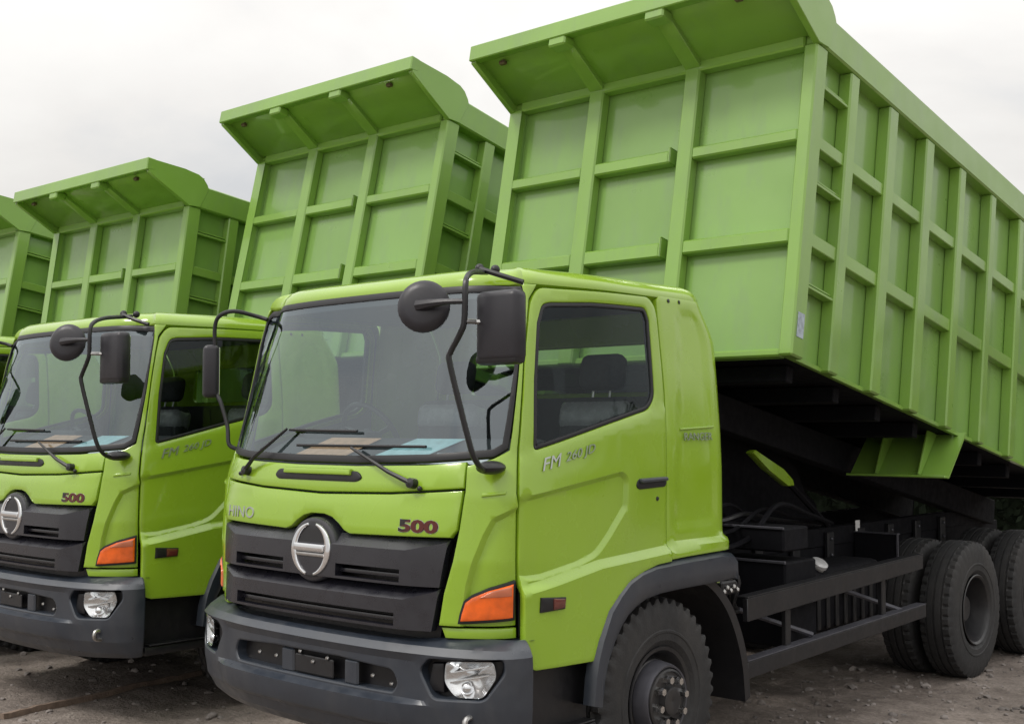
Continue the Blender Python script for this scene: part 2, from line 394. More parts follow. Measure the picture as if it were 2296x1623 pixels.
# ------------------------------------------------------------------ ground
def noise2(x, y, s):
    from mathutils import noise
    return noise.noise(Vector((x * s, y * s, 3.7)))
def axis_pts(lo, hi, c0, c1, fine):
    p = [c0]; 
    while p[-1] < c1: p.append(p[-1] + fine)
    st = fine
    while p[-1] < hi: st *= 1.28; p.append(p[-1] + st)
    st = fine; q = [c0]
    while q[-1] > lo: st *= 1.28; q.append(q[-1] - st)
    return q[:0:-1] + p
gx = axis_pts(-900, 900, -7, 5, .085); gy = axis_pts(-900, 900, -2.5, 10, .085)
CONT = [(px + sx, py + yy) for px, py in ((0, 0), (-3.386, .09), (-6.40, -.13), (-9.82, -.2)) for sx in (-1.05, 1.05) for yy in (1.335, 5.5, 6.8)]
def gh(x, y):
    if abs(x) > 40 or abs(y) > 40: return -.012
    h = .022 * noise2(x, y, .9) + .020 * noise2(x + 9, y, 2.6) + .020 * abs(noise2(x, y + 5, 5.5)) - .012
    d = min(math.hypot((x - a) * .8, y - b) for a, b in CONT)
    if d < .75:
        k = sm(.75, .28, d); h = h * (1 - k) + (.004 + .25 * h) * k
    return h
gv = [(x, y, gh(x, y)) for y in gy for x in gx]; nx_ = len(gx)
gf = [(j * nx_ + i, j * nx_ + i + 1, (j + 1) * nx_ + i + 1, (j + 1) * nx_ + i) for j in range(len(gy) - 1) for i in range(nx_ - 1)]
gm = bpy.data.materials.new('dirt_ground'); gm.use_nodes = True; t = gm.node_tree; b = t.nodes['Principled BSDF']; b.inputs['Roughness'].default_value = .95; b.inputs['Specular IOR Level'].default_value = .2
tcg = t.nodes.new('ShaderNodeTexCoord')
def gn(sc, det, ro=.6):
    n = t.nodes.new('ShaderNodeTexNoise'); n.inputs['Scale'].default_value = sc; n.inputs['Detail'].default_value = det; n.inputs['Roughness'].default_value = ro; t.links.new(tcg.outputs['Object'], n.inputs['Vector']); return n
ga, gb, gc = gn(.8, 8), gn(5, 8, .65), gn(38, 6, .7)
rp = t.nodes.new('ShaderNodeValToRGB'); el = rp.color_ramp.elements; el[0].position = .32; el[0].color = (.125, .102, .088, 1); el[1].position = .68; el[1].color = (.40, .345, .305, 1)
ad = t.nodes.new('ShaderNodeMix'); ad.inputs[0].default_value = .55; t.links.new(ga.outputs[0], ad.inputs[2]); t.links.new(gb.outputs[0], ad.inputs[3]); t.links.new(ad.outputs[0], rp.inputs[0])
mm = t.nodes.new('ShaderNodeMix'); mm.data_type = 'RGBA'; mm.blend_type = 'OVERLAY'; mm.inputs[0].default_value = .7; t.links.new(rp.outputs[0], mm.inputs[6]); t.links.new(gc.outputs[0], mm.inputs[7]); t.links.new(mm.outputs[2], b.inputs['Base Color'])
bp = t.nodes.new('ShaderNodeBump'); bp.inputs['Strength'].default_value = .9; bp.inputs['Distance'].default_value = .03; t.links.new(gc.outputs[0], bp.inputs['Height'])
bp2 = t.nodes.new('ShaderNodeBump'); bp2.inputs['Strength'].default_value = .7; bp2.inputs['Distance'].default_value = .06; t.links.new(gb.outputs[0], bp2.inputs['Height']); t.links.new(bp.outputs[0], bp2.inputs['Normal']); t.links.new(bp2.outputs[0], b.inputs['Normal'])
gme = bpy.data.meshes.new('ground'); gme.from_pydata(gv, [], gf); finish(gme, gm, 180)
tag(link('ground', gme), 'bare brown dirt and gravel yard under the parked trucks', 'ground', kind='structure')

# ------------------------------------------------------------------ the truck (built once, in its own frame: x to its left side, y to the rear)
T = empty('dump_truck')
# --- cab side / front outlines in chart coordinates (s, z)
seamR = [(.837, 1.012), (.860, 1.158), (.903, 1.304), (.927, 1.449), (.945, 1.622), (.940, 1.742)]
wsB = [(-1.142, 1.822), (-1.07, 1.783), (-.7, 1.757), (-.24, 1.746), (.24, 1.745), (.7, 1.757), (1.07, 1.783), (1.142, 1.822)]
WS = wsB + [(1.160, 2.0), (1.187, 2.287), (1.222, 2.505), (1.216, 2.57), (1.16, 2.604), (.85, 2.616), (.4, 2.620), (-.4, 2.620), (-.85, 2.616), (-1.16, 2.604), (-1.216, 2.57), (-1.222, 2.505), (-1.187, 2.287), (-1.160, 2.0)]
WS = [Vector(p) for p in WS]
ws = ring('windshield', cab_surf, WS, .038, M['gasket'], T, off=.001, step=.04, roll=.006)
tag(ws, label='windshield with black rubber surround')
panel('glass', cab_surf, inset(dens(WS, .04), .030), M['windscreen'], ws, step=.08, roll=0, depth=0, off=-.006)
band = [(-1.19, 2.50), (-1.15, 2.57), (-.85, 2.585), (0, 2.588), (.85, 2.585), (1.15, 2.57), (1.19, 2.50), (1.12, 2.535), (.85, 2.55), (0, 2.553), (-.85, 2.55), (-1.12, 2.535)]
panel('shade_band', cab_surf, band, M['gasket'], ws, step=.06, roll=0, depth=0, off=-.010)

# cowl
cowl_top = [(p[0], p[1] - .006) for p in [(.933, 1.768), (.7, 1.751), (.24, 1.739), (-.24, 1.739), (-.7, 1.751), (-.933, 1.768)]]
cowl = panel('cowl_panel', cab_surf, [(-.938, 1.640), (-.5, 1.611), (0, 1.598), (.5, 1.611), (.938, 1.640)] + cowl_top, M['cab'], T, step=.045, roll=.008, disp=lambda s, z: .010 * sm(1.74, 1.66, z))
vb = rnd([(-.36, 1.652, .03), (.27, 1.652, .03), (.31, 1.672, .03), (.27, 1.705, .03), (-.36, 1.705, .03), (-.39, 1.672, .03)])
panel('cowl_vent', cab_surf, vb, M['black'], cowl, step=.04, roll=.006, depth=.01, off=.016)
panel('vent_scoop', cab_surf, rnd([(-.30, 1.682, .008), (.23, 1.682, .008), (.23, 1.714, .008), (-.30, 1.714, .008)]), M['cab'], cowl, step=.04, roll=.008, depth=.02, off=.030)
# hood panel with the arch above the emblem
arch = [(-.885, 1.412), (-.25, 1.400), (-.205, 1.415), (-.165, 1.445), (-.11, 1.474), (-.05, 1.487), (.05, 1.487), (.11, 1.474), (.165, 1.445), (.205, 1.415), (.25, 1.400), (.885, 1.412)]
hood = panel('hood_panel', cab_surf, arch + [(.918, 1.449), (.934, 1.630), (.5, 1.602), (0, 1.588), (-.5, 1.602), (-.934, 1.630), (-.918, 1.449)], M['cab'], T, step=.045, roll=.009, off=.004, disp=lambda s, z: .010 * sm(1.60, 1.50, z))
surftext('lettering', 'HINO', cab_surf, -.69, 1.462, .085, M['text_silver'], hood, sx=1.35, bold=0, off=.016)
surftext('lettering', '500', cab_surf, .70, 1.455, .078, M['text_silver'], hood, sx=2.0, bold=.0050, off=.013, ext=.001)
t5 = surftext('lettering', '500', cab_surf, .70, 1.455, .078, M['text_dark'], hood, sx=2.0, bold=.0030, off=.016)
t5.data.materials.append(M['text_red'])
for p in t5.data.polygons:
    if p.center.x > .625: p.material_index = 1

# grille
gr = panel('grille', cab_surf, [(-.80, .935), (.80, .935), (.885, 1.40)] + arch[::-1][1:-1] + [(-.885, 1.40)], M['black'], T, step=.06, roll=0, depth=.0, off=-.075)
def bar(z1, zc, z0, e1, e0, slots, arches):
    xc = .66
    def disp(s, z):
        a = abs(s); zcr = zc if a < xc else zc + (a - xc) / (e1 - xc) * (z1 - zc - .008)
        top = .064 if a < xc else .064 - .040 * (a - xc) / (e1 - xc)
        return top * (1 - max(0, min(1, (z - zcr) / max(.006, z1 - zcr)))) - .014
    o = [(-e0, z0), (e0, z0), (e1, z1)] + arches + [(-e1, z1)]
    cre = [[(-e1 + .012, z1 - .012), (-xc, zc), (-.19, zc)], [(.19, zc), (xc, zc), (e1 - .012, z1 - .012)]] if arches else [[(-e1 + .012, z1 - .012), (-xc, zc), (xc, zc), (e1 - .012, z1 - .012)]]
    return panel('grille_bar', cab_surf, o, M['grille'], gr, holes=slots, step=.06, roll=0, depth=.05, disp=disp, creases=cre, sharp=14)
bar(1.402, 1.345, 1.186, .878, .842, [[(-.635, 1.198), (-.205, 1.198), (-.205, 1.258), (-.635, 1.258)], [(.205, 1.198), (.635, 1.198), (.635, 1.258), (.205, 1.258)]], [])
bar(1.180, 1.122, .985, .838, .806, [[(-.61, .998), (.61, .998), (.61, 1.056), (-.61, 1.056)]], [])
for a, b_, z in ((-.635, -.205, 1.226), (.205, .635, 1.226), (-.61, .61, 1.026)):
    panel('grille_slat', cab_surf, [(a, z - .010), (b_, z - .010), (b_, z + .010), (a, z + .010)], M['grille'], gr, step=.06, roll=.003, depth=.03, off=.018)
# emblem
def ell(rx, rz, n=40, c=(.014, 1.312)): return [Vector((c[0] + rx * math.cos(2 * math.pi * k / n), c[1] + rz * math.sin(2 * math.pi * k / n))) for k in range(n)]
em = panel('emblem', cab_surf, ell(.182, .160), M['grille'], T, step=.04, roll=.02, depth=.08, off=.046)
tag(em, label='round chrome emblem with a bar across it')
panel('emblem_disc', cab_surf, ell(.158, .138), M['black'], em, step=.04, roll=.004, depth=.0, off=.049)
def arc(a0, a1, n=20):
    o = []; i_ = []
    for k in range(n + 1):
        u = k / n; a = R_(a0 + (a1 - a0) * u); w = .012 + .014 * math.sin(math.pi * u)
        o.append(Vector((.014 + .150 * math.cos(a), 1.312 + .131 * math.sin(a)))); i_.append(Vector((.014 + (.150 - w * 1.5) * math.cos(a), 1.312 + (.131 - w * 1.1) * math.sin(a))))
    return o + i_[::-1]
for a0, a1 in ((-78, 78), (102, 258)):
    panel('chrome_arc', cab_surf, arc(a0, a1), M['chrome'], em, step=.02, roll=.006, depth=.01, off=.058)
panel('chrome_bar', cab_surf, rnd([(-.118, 1.300, .01), (.118, 1.300, .01), (.118, 1.338, .01), (-.118, 1.338, .01)]), M['chrome'], em, step=.02, roll=.006, depth=.01, off=.060)
panel('chrome_bar', cab_surf, rnd([(-.128, 1.278, .004), (.128, 1.278, .004), (.118, 1.296, .004), (-.118, 1.296, .004)]), M['steel'], em, step=.02, roll=.004, depth=.01, off=.056)

# doors, corner panels, rear panels on both sides
DOOR = [(1.232, .83, .02), (1.29, .808), (1.700, .800, .02), (1.722, .812), (1.757, .885), (1.833, 1.029), (1.989, 1.158), (2.10, 1.193), (2.22, 1.217), (2.345, 1.223), (2.347, 1.531), (2.372, 2.093), (2.362, 2.50), (2.352, 2.56, .03), (2.30, 2.609, .05), (1.352, 2.598, .05), (1.296, 2.53, .04), (1.236, 2.215), (1.206, 1.826), (1.212, 1.617), (1.224, 1.565), (1.230, 1.24)]
WIN = [(1.300, 1.812, .03), (2.225, 2.012, .05), (2.285, 2.075, .04), (2.290, 2.48), (2.265, 2.548, .05), (1.80, 2.543), (1.44, 2.527), (1.375, 2.515, .06), (1.338, 2.42), (1.310, 2.15)]
POCK = rnd([(1.15, 1.575), (1.514, 1.628), (1.97, 1.690, .05), (2.010, 1.660, .03), (1.997, 1.522), (1.861, 1.389), (1.759, 1.304, .05), (1.612, 1.267), (1.353, 1.228), (1.15, 1.222)])
SILL = [(1.15, 1.165), (1.333, 1.192), (1.759, 1.258), (2.291, 1.287), (2.98, 1.318)]
def sillz(s): return interp(s, [p[0] for p in SILL], [p[1] for p in SILL])
def door_disp(s, z):
    s = abs(s); d = .036 * sm(.020, -.020, z - sillz(s))
    q = segdist(POCK, s, z); inn = inside(POCK, s, z)
    d -= .020 * sm(-.012, .012, q if inn else -q)
    bl = interp(s, [1.2, 1.3, 2.225, 2.4], [1.79, 1.812, 2.012, 2.05]) - .018      # belt line under the window
    d += .006 * sm(.012, -.012, z - bl)
    return d
CREASE = [(1.30, 1.553), (1.203, 1.545), (1.094, 1.497), (1.056, 1.424), (1.011, 1.302), (.984, 1.2), (.96, 1.0), (1.3, 1.0)]
def corner_disp(s, z):
    s = abs(s); q = segdist(CREASE, s, z); inn = inside(CREASE, s, z); return -.022 * sm(-.012, .014, q if inn else -q)
REARP = rnd([(2.43, 1.395, .03), (2.83, 1.41, .03), (2.80, 2.55, .06), (2.56, 2.54, .06)])
def rear_disp(s, z):
    s = abs(s); d = .036 * sm(.020, -.020, z - sillz(s)); q = segdist(REARP, s, z)
    return d - .007 * sm(-.006, .010, q if inside(REARP, s, z) else -q)
CRv = [Vector(p) for p in CREASE]; CRv = CRv if area2(CRv) > 0 else CRv[::-1]
CCR = []
for d_ in (-.012, -.004, .004, .014):
    lp = [p for p in inset(dens(CRv, .02), d_)]; lp = [(p.x, p.y) for p in lp if p.x < 1.19 and 1.07 < p.y and p.y > 1.05]
    lp.sort(key=lambda p: p[1]); CCR.append(lp)
def clip_in(l): return [(p.x, p.y) for p in l if p.x > 1.262]
PKv = POCK if area2(POCK) > 0 else POCK[::-1]
DCR = []
for d_ in (-.012, -.004, .004, .012):
    lp = inset(dens(PKv, .03), d_); k0 = min(range(len(lp)), key=lambda i: lp[i].x); lp = lp[k0:] + lp[:k0]; DCR.append(clip_in(lp))
for d_ in (-.020, -.007, .007, .020): DCR.append([(s_, sillz(s_) + d_) for s_ in (1.262, 1.333, 1.5, 1.759, 2.0, 2.291, 2.325)])
for sg in (1, -1):
    mm_ = (lambda p: p) if sg > 0 else mir
    win = rnd(WIN)
    winm = [Vector(p[:2]) for p in mm_([(a.x, a.y) for a in win])]
    door = panel('door', cab_surf, mm_([(a.x, a.y) for a in rnd(DOOR)]), M['cab'], T, holes=[winm], step=.028, roll=.009, depth=.035, off=.004, disp=door_disp, creases=[mm_(c_) for c_ in DCR])
    ring('window_seal', cab_surf, winm, .022, M['gasket'], door, off=.000, roll=.005, depth=.02)
    wc = winm if area2(winm) > 0 else winm[::-1]
    panel('window_glass', cab_surf, inset(dens(wc, .04), .016), M['sideglass'], door, step=.09, roll=0, depth=0, off=-.008)
    trim_o = mm_([(1.26, .95), (2.31, 1.25), (2.33, 2.57), (1.36, 2.56), (1.25, 1.8)])
    panel('door_trim', cab_surf, trim_o, M['trim'], door, holes=[inset(dens(wc, .05), -.02)], step=.09, roll=0, depth=0, off=-.055)
    ho = mm_([(a.x, a.y) for a in rnd([(2.075, 1.622, .02), (2.10, 1.605, .02), (2.33, 1.612, .02), (2.345, 1.635, .02), (2.32, 1.66, .02), (2.09, 1.655, .02)])])
    panel('handle_recess', cab_surf, ho, M['gasket'], door, step=.02, roll=.004, depth=.006, off=.016)
    hb = mm_([(a.x, a.y) for a in rnd([(2.10, 1.637, .01), (2.335, 1.642, .01), (2.33, 1.664, .01), (2.10, 1.660, .01)])])
    panel('door_handle', cab_surf, hb, M['plastic'], door, step=.02, roll=.008, depth=.02, off=.036)
    panel('door_lock', cab_surf, [Vector((sg * 2.262 + .012 * math.cos(k * .628), 1.552 + .012 * math.sin(k * .628))) for k in range(10)], M['black'], door, step=.02, roll=.003, depth=.008, off=.014)
    surftext('lettering', 'FM', cab_surf, sg * (1.40 if sg > 0 else 1.66), 1.750 if sg > 0 else 1.80, .085, M['text_silver'], door, ang=R_(11) * sg, shear=.35, sx=1.25, bold=0, off=.015)
    surftext('lettering', '260 JD', cab_surf, sg * (1.622 if sg > 0 else 1.44), 1.796 if sg > 0 else 1.755, .060, M['text_grey'], door, ang=R_(11) * sg, shear=.35, sx=1.42, bold=0, off=.015)
    lam = mm_([(1.308, 1.070), (1.468, 1.074), (1.474, 1.130), (1.312, 1.142)])
    sm_l = panel('side_marker', cab_surf, lam, M['black'], T, step=.03, roll=.006, depth=.03, off=.056)
    panel('lens', cab_surf, mm_([(1.385, 1.076), (1.462, 1.080), (1.466, 1.124), (1.385, 1.132)]), M['redlens'], sm_l, step=.03, roll=.006, depth=.01, off=.062)
    corner = seamR + [(1.07, 1.776), (1.150, 1.815), (1.168, 2.0), (1.195, 2.287), (1.230, 2.505), (1.224, 2.575), (1.19, 2.612), (1.345, 2.612), (1.33, 2.590), (1.286, 2.535), (1.226, 2.215), (1.196, 1.826), (1.202, 1.617), (1.214, 1.565), (1.220, 1.24), (1.222, 1.012)]
    cp = panel('corner_panel', cab_surf, mm_(corner), M['cab'], T, step=.018, roll=.006, depth=.03, off=.003, disp=corner_disp, creases=[mm_(c_) for c_ in CCR])
    cv = mm_([(1.03, 1.600), (1.145, 1.612), (1.15, 1.626), (1.03, 1.618)])
    panel('corner_slot', cab_surf, cv, M['cab'], cp, step=.03, roll=.006, depth=.01, off=.012)
    low = mm_([(.868, .955), (1.222, .955), (1.221, 1.003), (.845, 1.003)])
    panel('lower_corner', cab_surf, low, M['cab'], T, step=.05, roll=.006, depth=.03, off=-.012)
    om = [Vector(p) for p in [(1.208, 1.221), (1.082, 1.189), (1.0, 1.155), (.963, 1.128), (.945, 1.07), (.936, 1.022), (1.206, 1.040)]]
    omm = mm_([(p.x, p.y) for p in om])
    ts = panel('turn_signal', cab_surf, omm, M['gasket'], T, step=.04, roll=.004, depth=.02, off=.004)
    omc = [Vector(p) for p in omm]; omc = omc if area2(omc) > 0 else omc[::-1]
    panel('orange_lens', cab_surf, inset(dens(omc, .03), .012), M['orange'], ts, step=.02, roll=.008, depth=.008, off=.012)
    panel('upper_lens', cab_surf, mm_([(1.04, 1.145), (1.185, 1.152), (1.185, 1.196), (1.10, 1.178)]), M['pinklens'], ts, step=.02, roll=.004, depth=.004, off=.0155)
    rear = [(2.352, 1.232), (2.509, 1.237), (2.86, 1.243), (2.935, 1.245), (2.935, 2.56), (2.90, 2.618), (2.40, 2.622), (2.375, 2.60), (2.370, 2.50), (2.380, 2.093), (2.355, 1.531)]
    rp_ = panel('rear_side_panel', cab_surf, mm_(rear), M['cab'], T, step=.03, roll=.006, depth=.03, off=.003, disp=rear_disp)
    surftext('lettering', 'RANGER', cab_surf, sg * 2.665, 1.868, .060, M['text_grey'], rp_, sx=1.18, bold=0, off=.006)
    panel('badge_ridge', cab_surf, mm_([(2.50, 1.905), (2.83, 1.918), (2.83, 1.928), (2.50, 1.915)]), M['cab'], rp_, step=.04, roll=.004, depth=.008, off=.006)
    for hs in (2.48, 2.60):
        panel('roof_screw', cab_surf, [Vector((sg * hs + .011 * math.cos(k * .7854), 2.600 + .011 * math.sin(k * .7854))) for k in range(8)], M['black'], rp_, step=.02, roll=.002, depth=.004, off=.008)
    # fender flare and wheel well
    FO = [(.675, .60), (.69, .72), (.711, .806), (.743, .892), (.818, 1.035), (.90, 1.11), (.974, 1.166), (1.08, 1.203), (1.203, 1.224), (1.49, 1.234), (1.845, 1.240), (1.960, 1.225), (1.99, 1.19), (1.985, 1.081)]
    FI = [(.765, .58), (.785, .70), (.812, .784), (.868, .876), (.925, .94), (.985, .993), (1.06, 1.03), (1.133, 1.055), (1.26, 1.070), (1.414, 1.075), (1.75, 1.078), (1.90, 1.080), (1.94, 1.081), (1.975, 1.078)]
    vv = []
    for (ay, az), (by, bz) in zip(FO, FI):
        for u, x in ((0, 1.172), (.03, 1.205), (.16, 1.232), (.55, 1.236), (.9, 1.228), (1.0, 1.215), (1.0, .74)): vv.append((sg * x, ay + (by - ay) * u, az + (bz - az) * u))
    ff = [(i * 7 + j, i * 7 + j + 1, i * 7 + j + 8, i * 7 + j + 7) for i in range(len(FO) - 1) for j in range(6)]
    n0 = (len(FO) - 1) * 7; ff.append(tuple(range(n0, n0 + 7))); ff.append(tuple(range(6, -1, -1)))
    fromdata('fender_flare', vv, ff, M['plastic'], T, sharp=40)
    # splash guard behind the front wheel
    sp = catmull([(1.70, 1.085), (1.84, 1.03), (1.985, .905), (2.09, .74), (2.155, .56), (2.18, .36)], 4)
    vv = []; 
    for p in sp:
        for x, dy in ((.72, 0), (1.145, 0), (1.150, .0), (1.150, .055), (.72, .055)): vv.append((sg * x, p.x + dy, p.y + dy * .4))
    ff = [(i * 5 + j, i * 5 + (j + 1) % 5, i * 5 + 5 + (j + 1) % 5, i * 5 + 5 + j) for i in range(len(sp) - 1) for j in range(5)]
    ff += [tuple(range(5)), tuple(range(len(vv) - 5, len(vv)))]
    fromdata('splash_guard', vv, ff, M['black'], T)
    # step below the door
    stp = box('cab_step', sg * .80, sg * 1.16, .30, .80, .44, .50, M['black'], T, bev=.015, seg=2)
    box('step_riser', sg * .86, sg * 1.10, .30, .80, .50, .80, M['black'], stp, bev=.01)
    box('step_tread', sg * .90, sg * 1.165, .33, .78, .503, .512, M['chassis'], stp, bev=.003)
    # roof marker lamp
    bm = bmesh.new(); bmesh.ops.create_uvsphere(bm, u_segments=16, v_segments=8, radius=1)
    for v in bm.verts: v.co = Vector((sg * .945 + v.co.x * .045, .66 + v.co.y * .065, 2.655 + v.co.z * .045))
    ml = frombm('roof_marker', bm, M['marker'], T)
    bm = bmesh.new(); lathe(bm, [(2.640, .001), (2.640, .07), (2.652, .07), (2.660, .055)], 18, 'z', (sg * .945, .66, 0)); frombm('marker_base', bm, M['black'], ml)

# roof
rings = [(.05, 2.575), (.012, 2.610), (0, 2.614), (.0, 2.628), (.010, 2.652), (.035, 2.678), (.075, 2.696), (.14, 2.708), (.30, 2.722), (.55, 2.732), (.8, 2.735)]
vv = []; NS = 120; edge = [cab_surf(-CABP.max + 2 * CABP.max * k / NS, 2.62) for k in range(NS)]
for d, z in rings:
    for p in edge:
        c = Vector((0, 1.1)); v = Vector((p.x, p.y)) - c; l = v.length; q = c + v * max(0, (l - d * (1 if d < .3 else l))) / l if d < .3 else c + v * (1 - d)
        vv.append((q.x, q.y, z))
k = len(rings); vv.append((0, 1.1, 2.737))
ff = [(i * NS + j, i * NS + (j + 1) % NS, (i + 1) * NS + (j + 1) % NS, (i + 1) * NS + j) for i in range(k - 1) for j in range(NS)] + [((k - 1) * NS + j, (k - 1) * NS + (j + 1) % NS, len(vv) - 1) for j in range(NS)]
roof = fromdata('roof', vv, ff, M['cab'], T, sharp=60)
def flatxz(y): return lambda s, z: Vector((s, y, z))
rw = rnd([(-.82, 2.13, .06), (.82, 2.13, .06), (.80, 2.42, .06), (-.80, 2.42, .06)])
cb = panel('cab_back', lambda s, z: Vector((-s * interp(z, KZ, KV), 1.975 - .13 * sm(2.36, 2.66, z), z)), rnd([(-1.12, 1.05), (1.12, 1.05), (1.12, 2.61, .04), (-1.12, 2.61, .04)]), M['cab'], T, holes=[rw], step=.12, roll=.006, depth=.03)
panel('rear_window', flatxz(1.965), rw, M['sideglass'], cb, step=.2, roll=0, depth=0)
hl = panel('headliner', lambda s, z: Vector((s, z, 2.585)), [(-.90, .50), (.90, .50), (1.02, .95), (1.03, 1.93), (-1.03, 1.93), (-1.02, .95)], M['headliner'], roof, step=.3, roll=0, depth=0)
# cab interior
cf = box('cab_floor', -1.08, 1.08, .42, 1.95, 1.16, 1.22, M['interior'], T)
box('rear_trim', -1.08, 1.08, 1.90, 1.94, 1.22, 2.10, M['interior'], cf)
box('engine_tunnel', -.36, .36, .55, 1.90, 1.22, 1.46, M['interior'], cf, bev=.04, seg=2)
dash = prism('dashboard', [(.215, 1.22), (.215, 1.690), (.28, 1.725), (.60, 1.865), (.67, 1.85), (.69, 1.60), (.62, 1.45), (.62, 1.22)], -.97, .97, M['interior'], T, bev=.012)
box('instrument_hood', -.86, -.30, .58, .72, 1.80, 1.90, M['interior'], dash, bev=.025, seg=2)
box('glove_panel', .35, .95, .655, .70, 1.50, 1.70, M['trim'], dash, bev=.012)
bm = bmesh.new(); Rm = Matrix.Translation((-.56, .86, 1.86)) @ Matrix.Rotation(R_(-62), 4, 'X')
pts = [Rm @ Vector((.22 * math.cos(2 * math.pi * i / 32), .22 * math.sin(2 * math.pi * i / 32), 0)) for i in range(33)]
addtube(bm, pts, .016, 8)
for a in (200, 340, 90): addtube(bm, [Rm @ Vector((0, 0, -.03)), Rm @ Vector((.21 * math.cos(R_(a)), .21 * math.sin(R_(a)), 0))], .016, 6)
sw = frombm('steering_wheel', bm, M['black'], T)
bm = bmesh.new(); lathe(bm, [(-.06, .001), (-.06, .05), (-.01, .07), (.005, .05), (.008, .001)], 16, 'z')
for v in bm.verts: v.co = Rm @ v.co
frombm('horn_pad', bm, M['interior'], sw)
tube('steering_column', [Rm @ Vector((0, 0, -.04)), (-.56, .60, 1.45)], .035, M['interior'], dash)
for sx in (-.58, .60):
    st = box('seat', sx - .26, sx + .26, .92, 1.45, 1.40, 1.56, M['seat'], T, bev=.06, seg=3)
    bkm = Matrix.Translation((sx, 1.45, 1.50)) @ Matrix.Rotation(R_(-11), 4, 'X')
    box('backrest', -.25, .25, -.07, .08, 0, .60, M['seat'], st, bev=.06, seg=3, mtx=bkm)
    box('shoulder_cover', -.256, .256, -.085, .09, .40, .58, M['cover'], st, bev=.06, seg=3, mtx=bkm)
    box('headrest', -.15, .15, -.07, .05, .64, .85, M['seat'], st, bev=.055, seg=3, mtx=bkm)
    for k_ in (-.06, .06): tube('headrest_post', [bkm @ Vector((k_, 0, .55)), bkm @ Vector((k_, 0, .70))], .008, M['steel'], st, n=6)
    box('seat_base', sx - .2, sx + .2, .98, 1.42, 1.22, 1.40, M['interior'], st, bev=.02)

# wipers
def sp_(s, z, o): p = cab_surf(s, z); return p + normal(cab_surf, s, z) * o
for (bs, bz), (js, jz), (b0, b0z), (b1, b1z) in (((-.655, 1.684), (-.335, 1.905), (-.335, 1.905), (.215, 1.898)), ((.655, 1.655), (.215, 1.812), (-.240, 1.825), (.700, 1.826))):
    w = tube('wiper', [sp_(bs, bz, .035), sp_(bs + (js - bs) * .3, bz + (jz - bz) * .3, .050), sp_(js, jz, .035)], [.014, .011, .007], M['black'], T, n=6)
    tube('wiper_blade', [sp_(b0 + (b1 - b0) * k_ / 8, b0z + (b1z - b0z) * k_ / 8, .016) for k_ in range(9)], .0075, M['gasket'], w, n=6)
    bm = bmesh.new(); n_ = normal(cab_surf, bs, bz); lathe(bm, [(-.02, .001), (-.02, .026), (.030, .024), (.036, .001)], 14, 'z')
    Q = Vector((0, 0, 1)).rotation_difference(n_).to_matrix().to_4x4()
    for v in bm.verts: v.co = Q @ v.co + sp_(bs, bz, .015)
    frombm('wiper_pivot', bm, M['black'], w)
for s_, z_ in ((-.72, 1.668), (.70, 1.632)):
    bm = bmesh.new(); bmesh.ops.create_icosphere(bm, subdivisions=2, radius=.013)
    for v in bm.verts: v.co += sp_(s_, z_, .020)
    frombm('washer_nozzle', bm, M['black'], cowl)

# mirrors: left-hand side of the truck (right in the picture)
ma = tube('mirror_arm', [(.84, .36, 2.672), (.92, .24, 2.655), (1.05, .04, 2.625), (1.130, -.08, 2.585), (1.158, -.12, 2.53), (1.152, -.12, 2.386), (1.125, -.12, 2.33), (1.068, -.12, 2.255), (1.060, -.12, 2.215), (1.085, -.09, 2.05), (1.115, -.04, 1.83), (1.115, .0, 1.765), (1.09, .06, 1.735), (1.055, .13, 1.735)], .0135, M['black'], T, n=8, smooth=5)
bm = bmesh.new()
vs = addbox(bm, 1.148, 1.392, -.055, .035, 2.205, 2.520, .030, 3)
mh = frombm('mirror_head', bm, M['mirror'], ma)
box('mirror_skirt', 1.144, 1.386, -.050, .030, 2.195, 2.245, M['black'], mh, bev=.02, seg=2)
box('mirror_glass', 1.18, 1.37, .033, .040, 2.235, 2.495, M['chrome'], mh, bev=.003)
tube('mirror_bracket', [(1.152, -.12, 2.386), (1.165, -.06, 2.386), (1.21, -.02, 2.386)], .012, M['steel'], ma, n=6)
bm = bmesh.new(); lathe(bm, [(-.034, .001), (-.033, .03), (-.030, .078), (-.022, .104), (-.012, .114), (-.006, .120), (.008, .120), (.013, .112), (.011, .001)], 36, 'y')
Q = Matrix.Translation((.918, -.14, 2.464)) @ Matrix.Rotation(R_(34), 4, 'Z') @ Matrix.Rotation(R_(-8), 4, 'X')
for v in bm.verts: v.co = Q @ v.co
rm = frombm('round_mirror', bm, M['mirror'], ma)
tube('round_mirror_bracket', [(.915, -.168, 2.466), (.99, -.170, 2.470), (1.07, -.155, 2.474), (1.157, -.12, 2.473)], [.030, .022, .014, .012], M['mirror'], rm, n=8)
for y_ in (.16, .24):
    bm = bmesh.new(); bmesh.ops.create_uvsphere(bm, u_segments=10, v_segments=6, radius=.024)
    for v in bm.verts: v.co += Vector((.80 + y_ * .35, y_ + .13, 2.682))
    frombm('mirror_bolt', bm, M['black'], ma)
tube('roof_strut', [(.88, .27, 2.675), (.98, .265, 2.645), (1.10, .33, 2.600)], .014, M['black'], ma, n=6)
bm = bmesh.new(); bmesh.ops.create_uvsphere(bm, u_segments=16, v_segments=8, radius=1)
for v in bm.verts: v.co = Vector((1.065 + v.co.x * .055, .145 + v.co.y * .085, 1.738 + v.co.z * .032))
frombm('mirror_foot', bm, M['black'], ma)
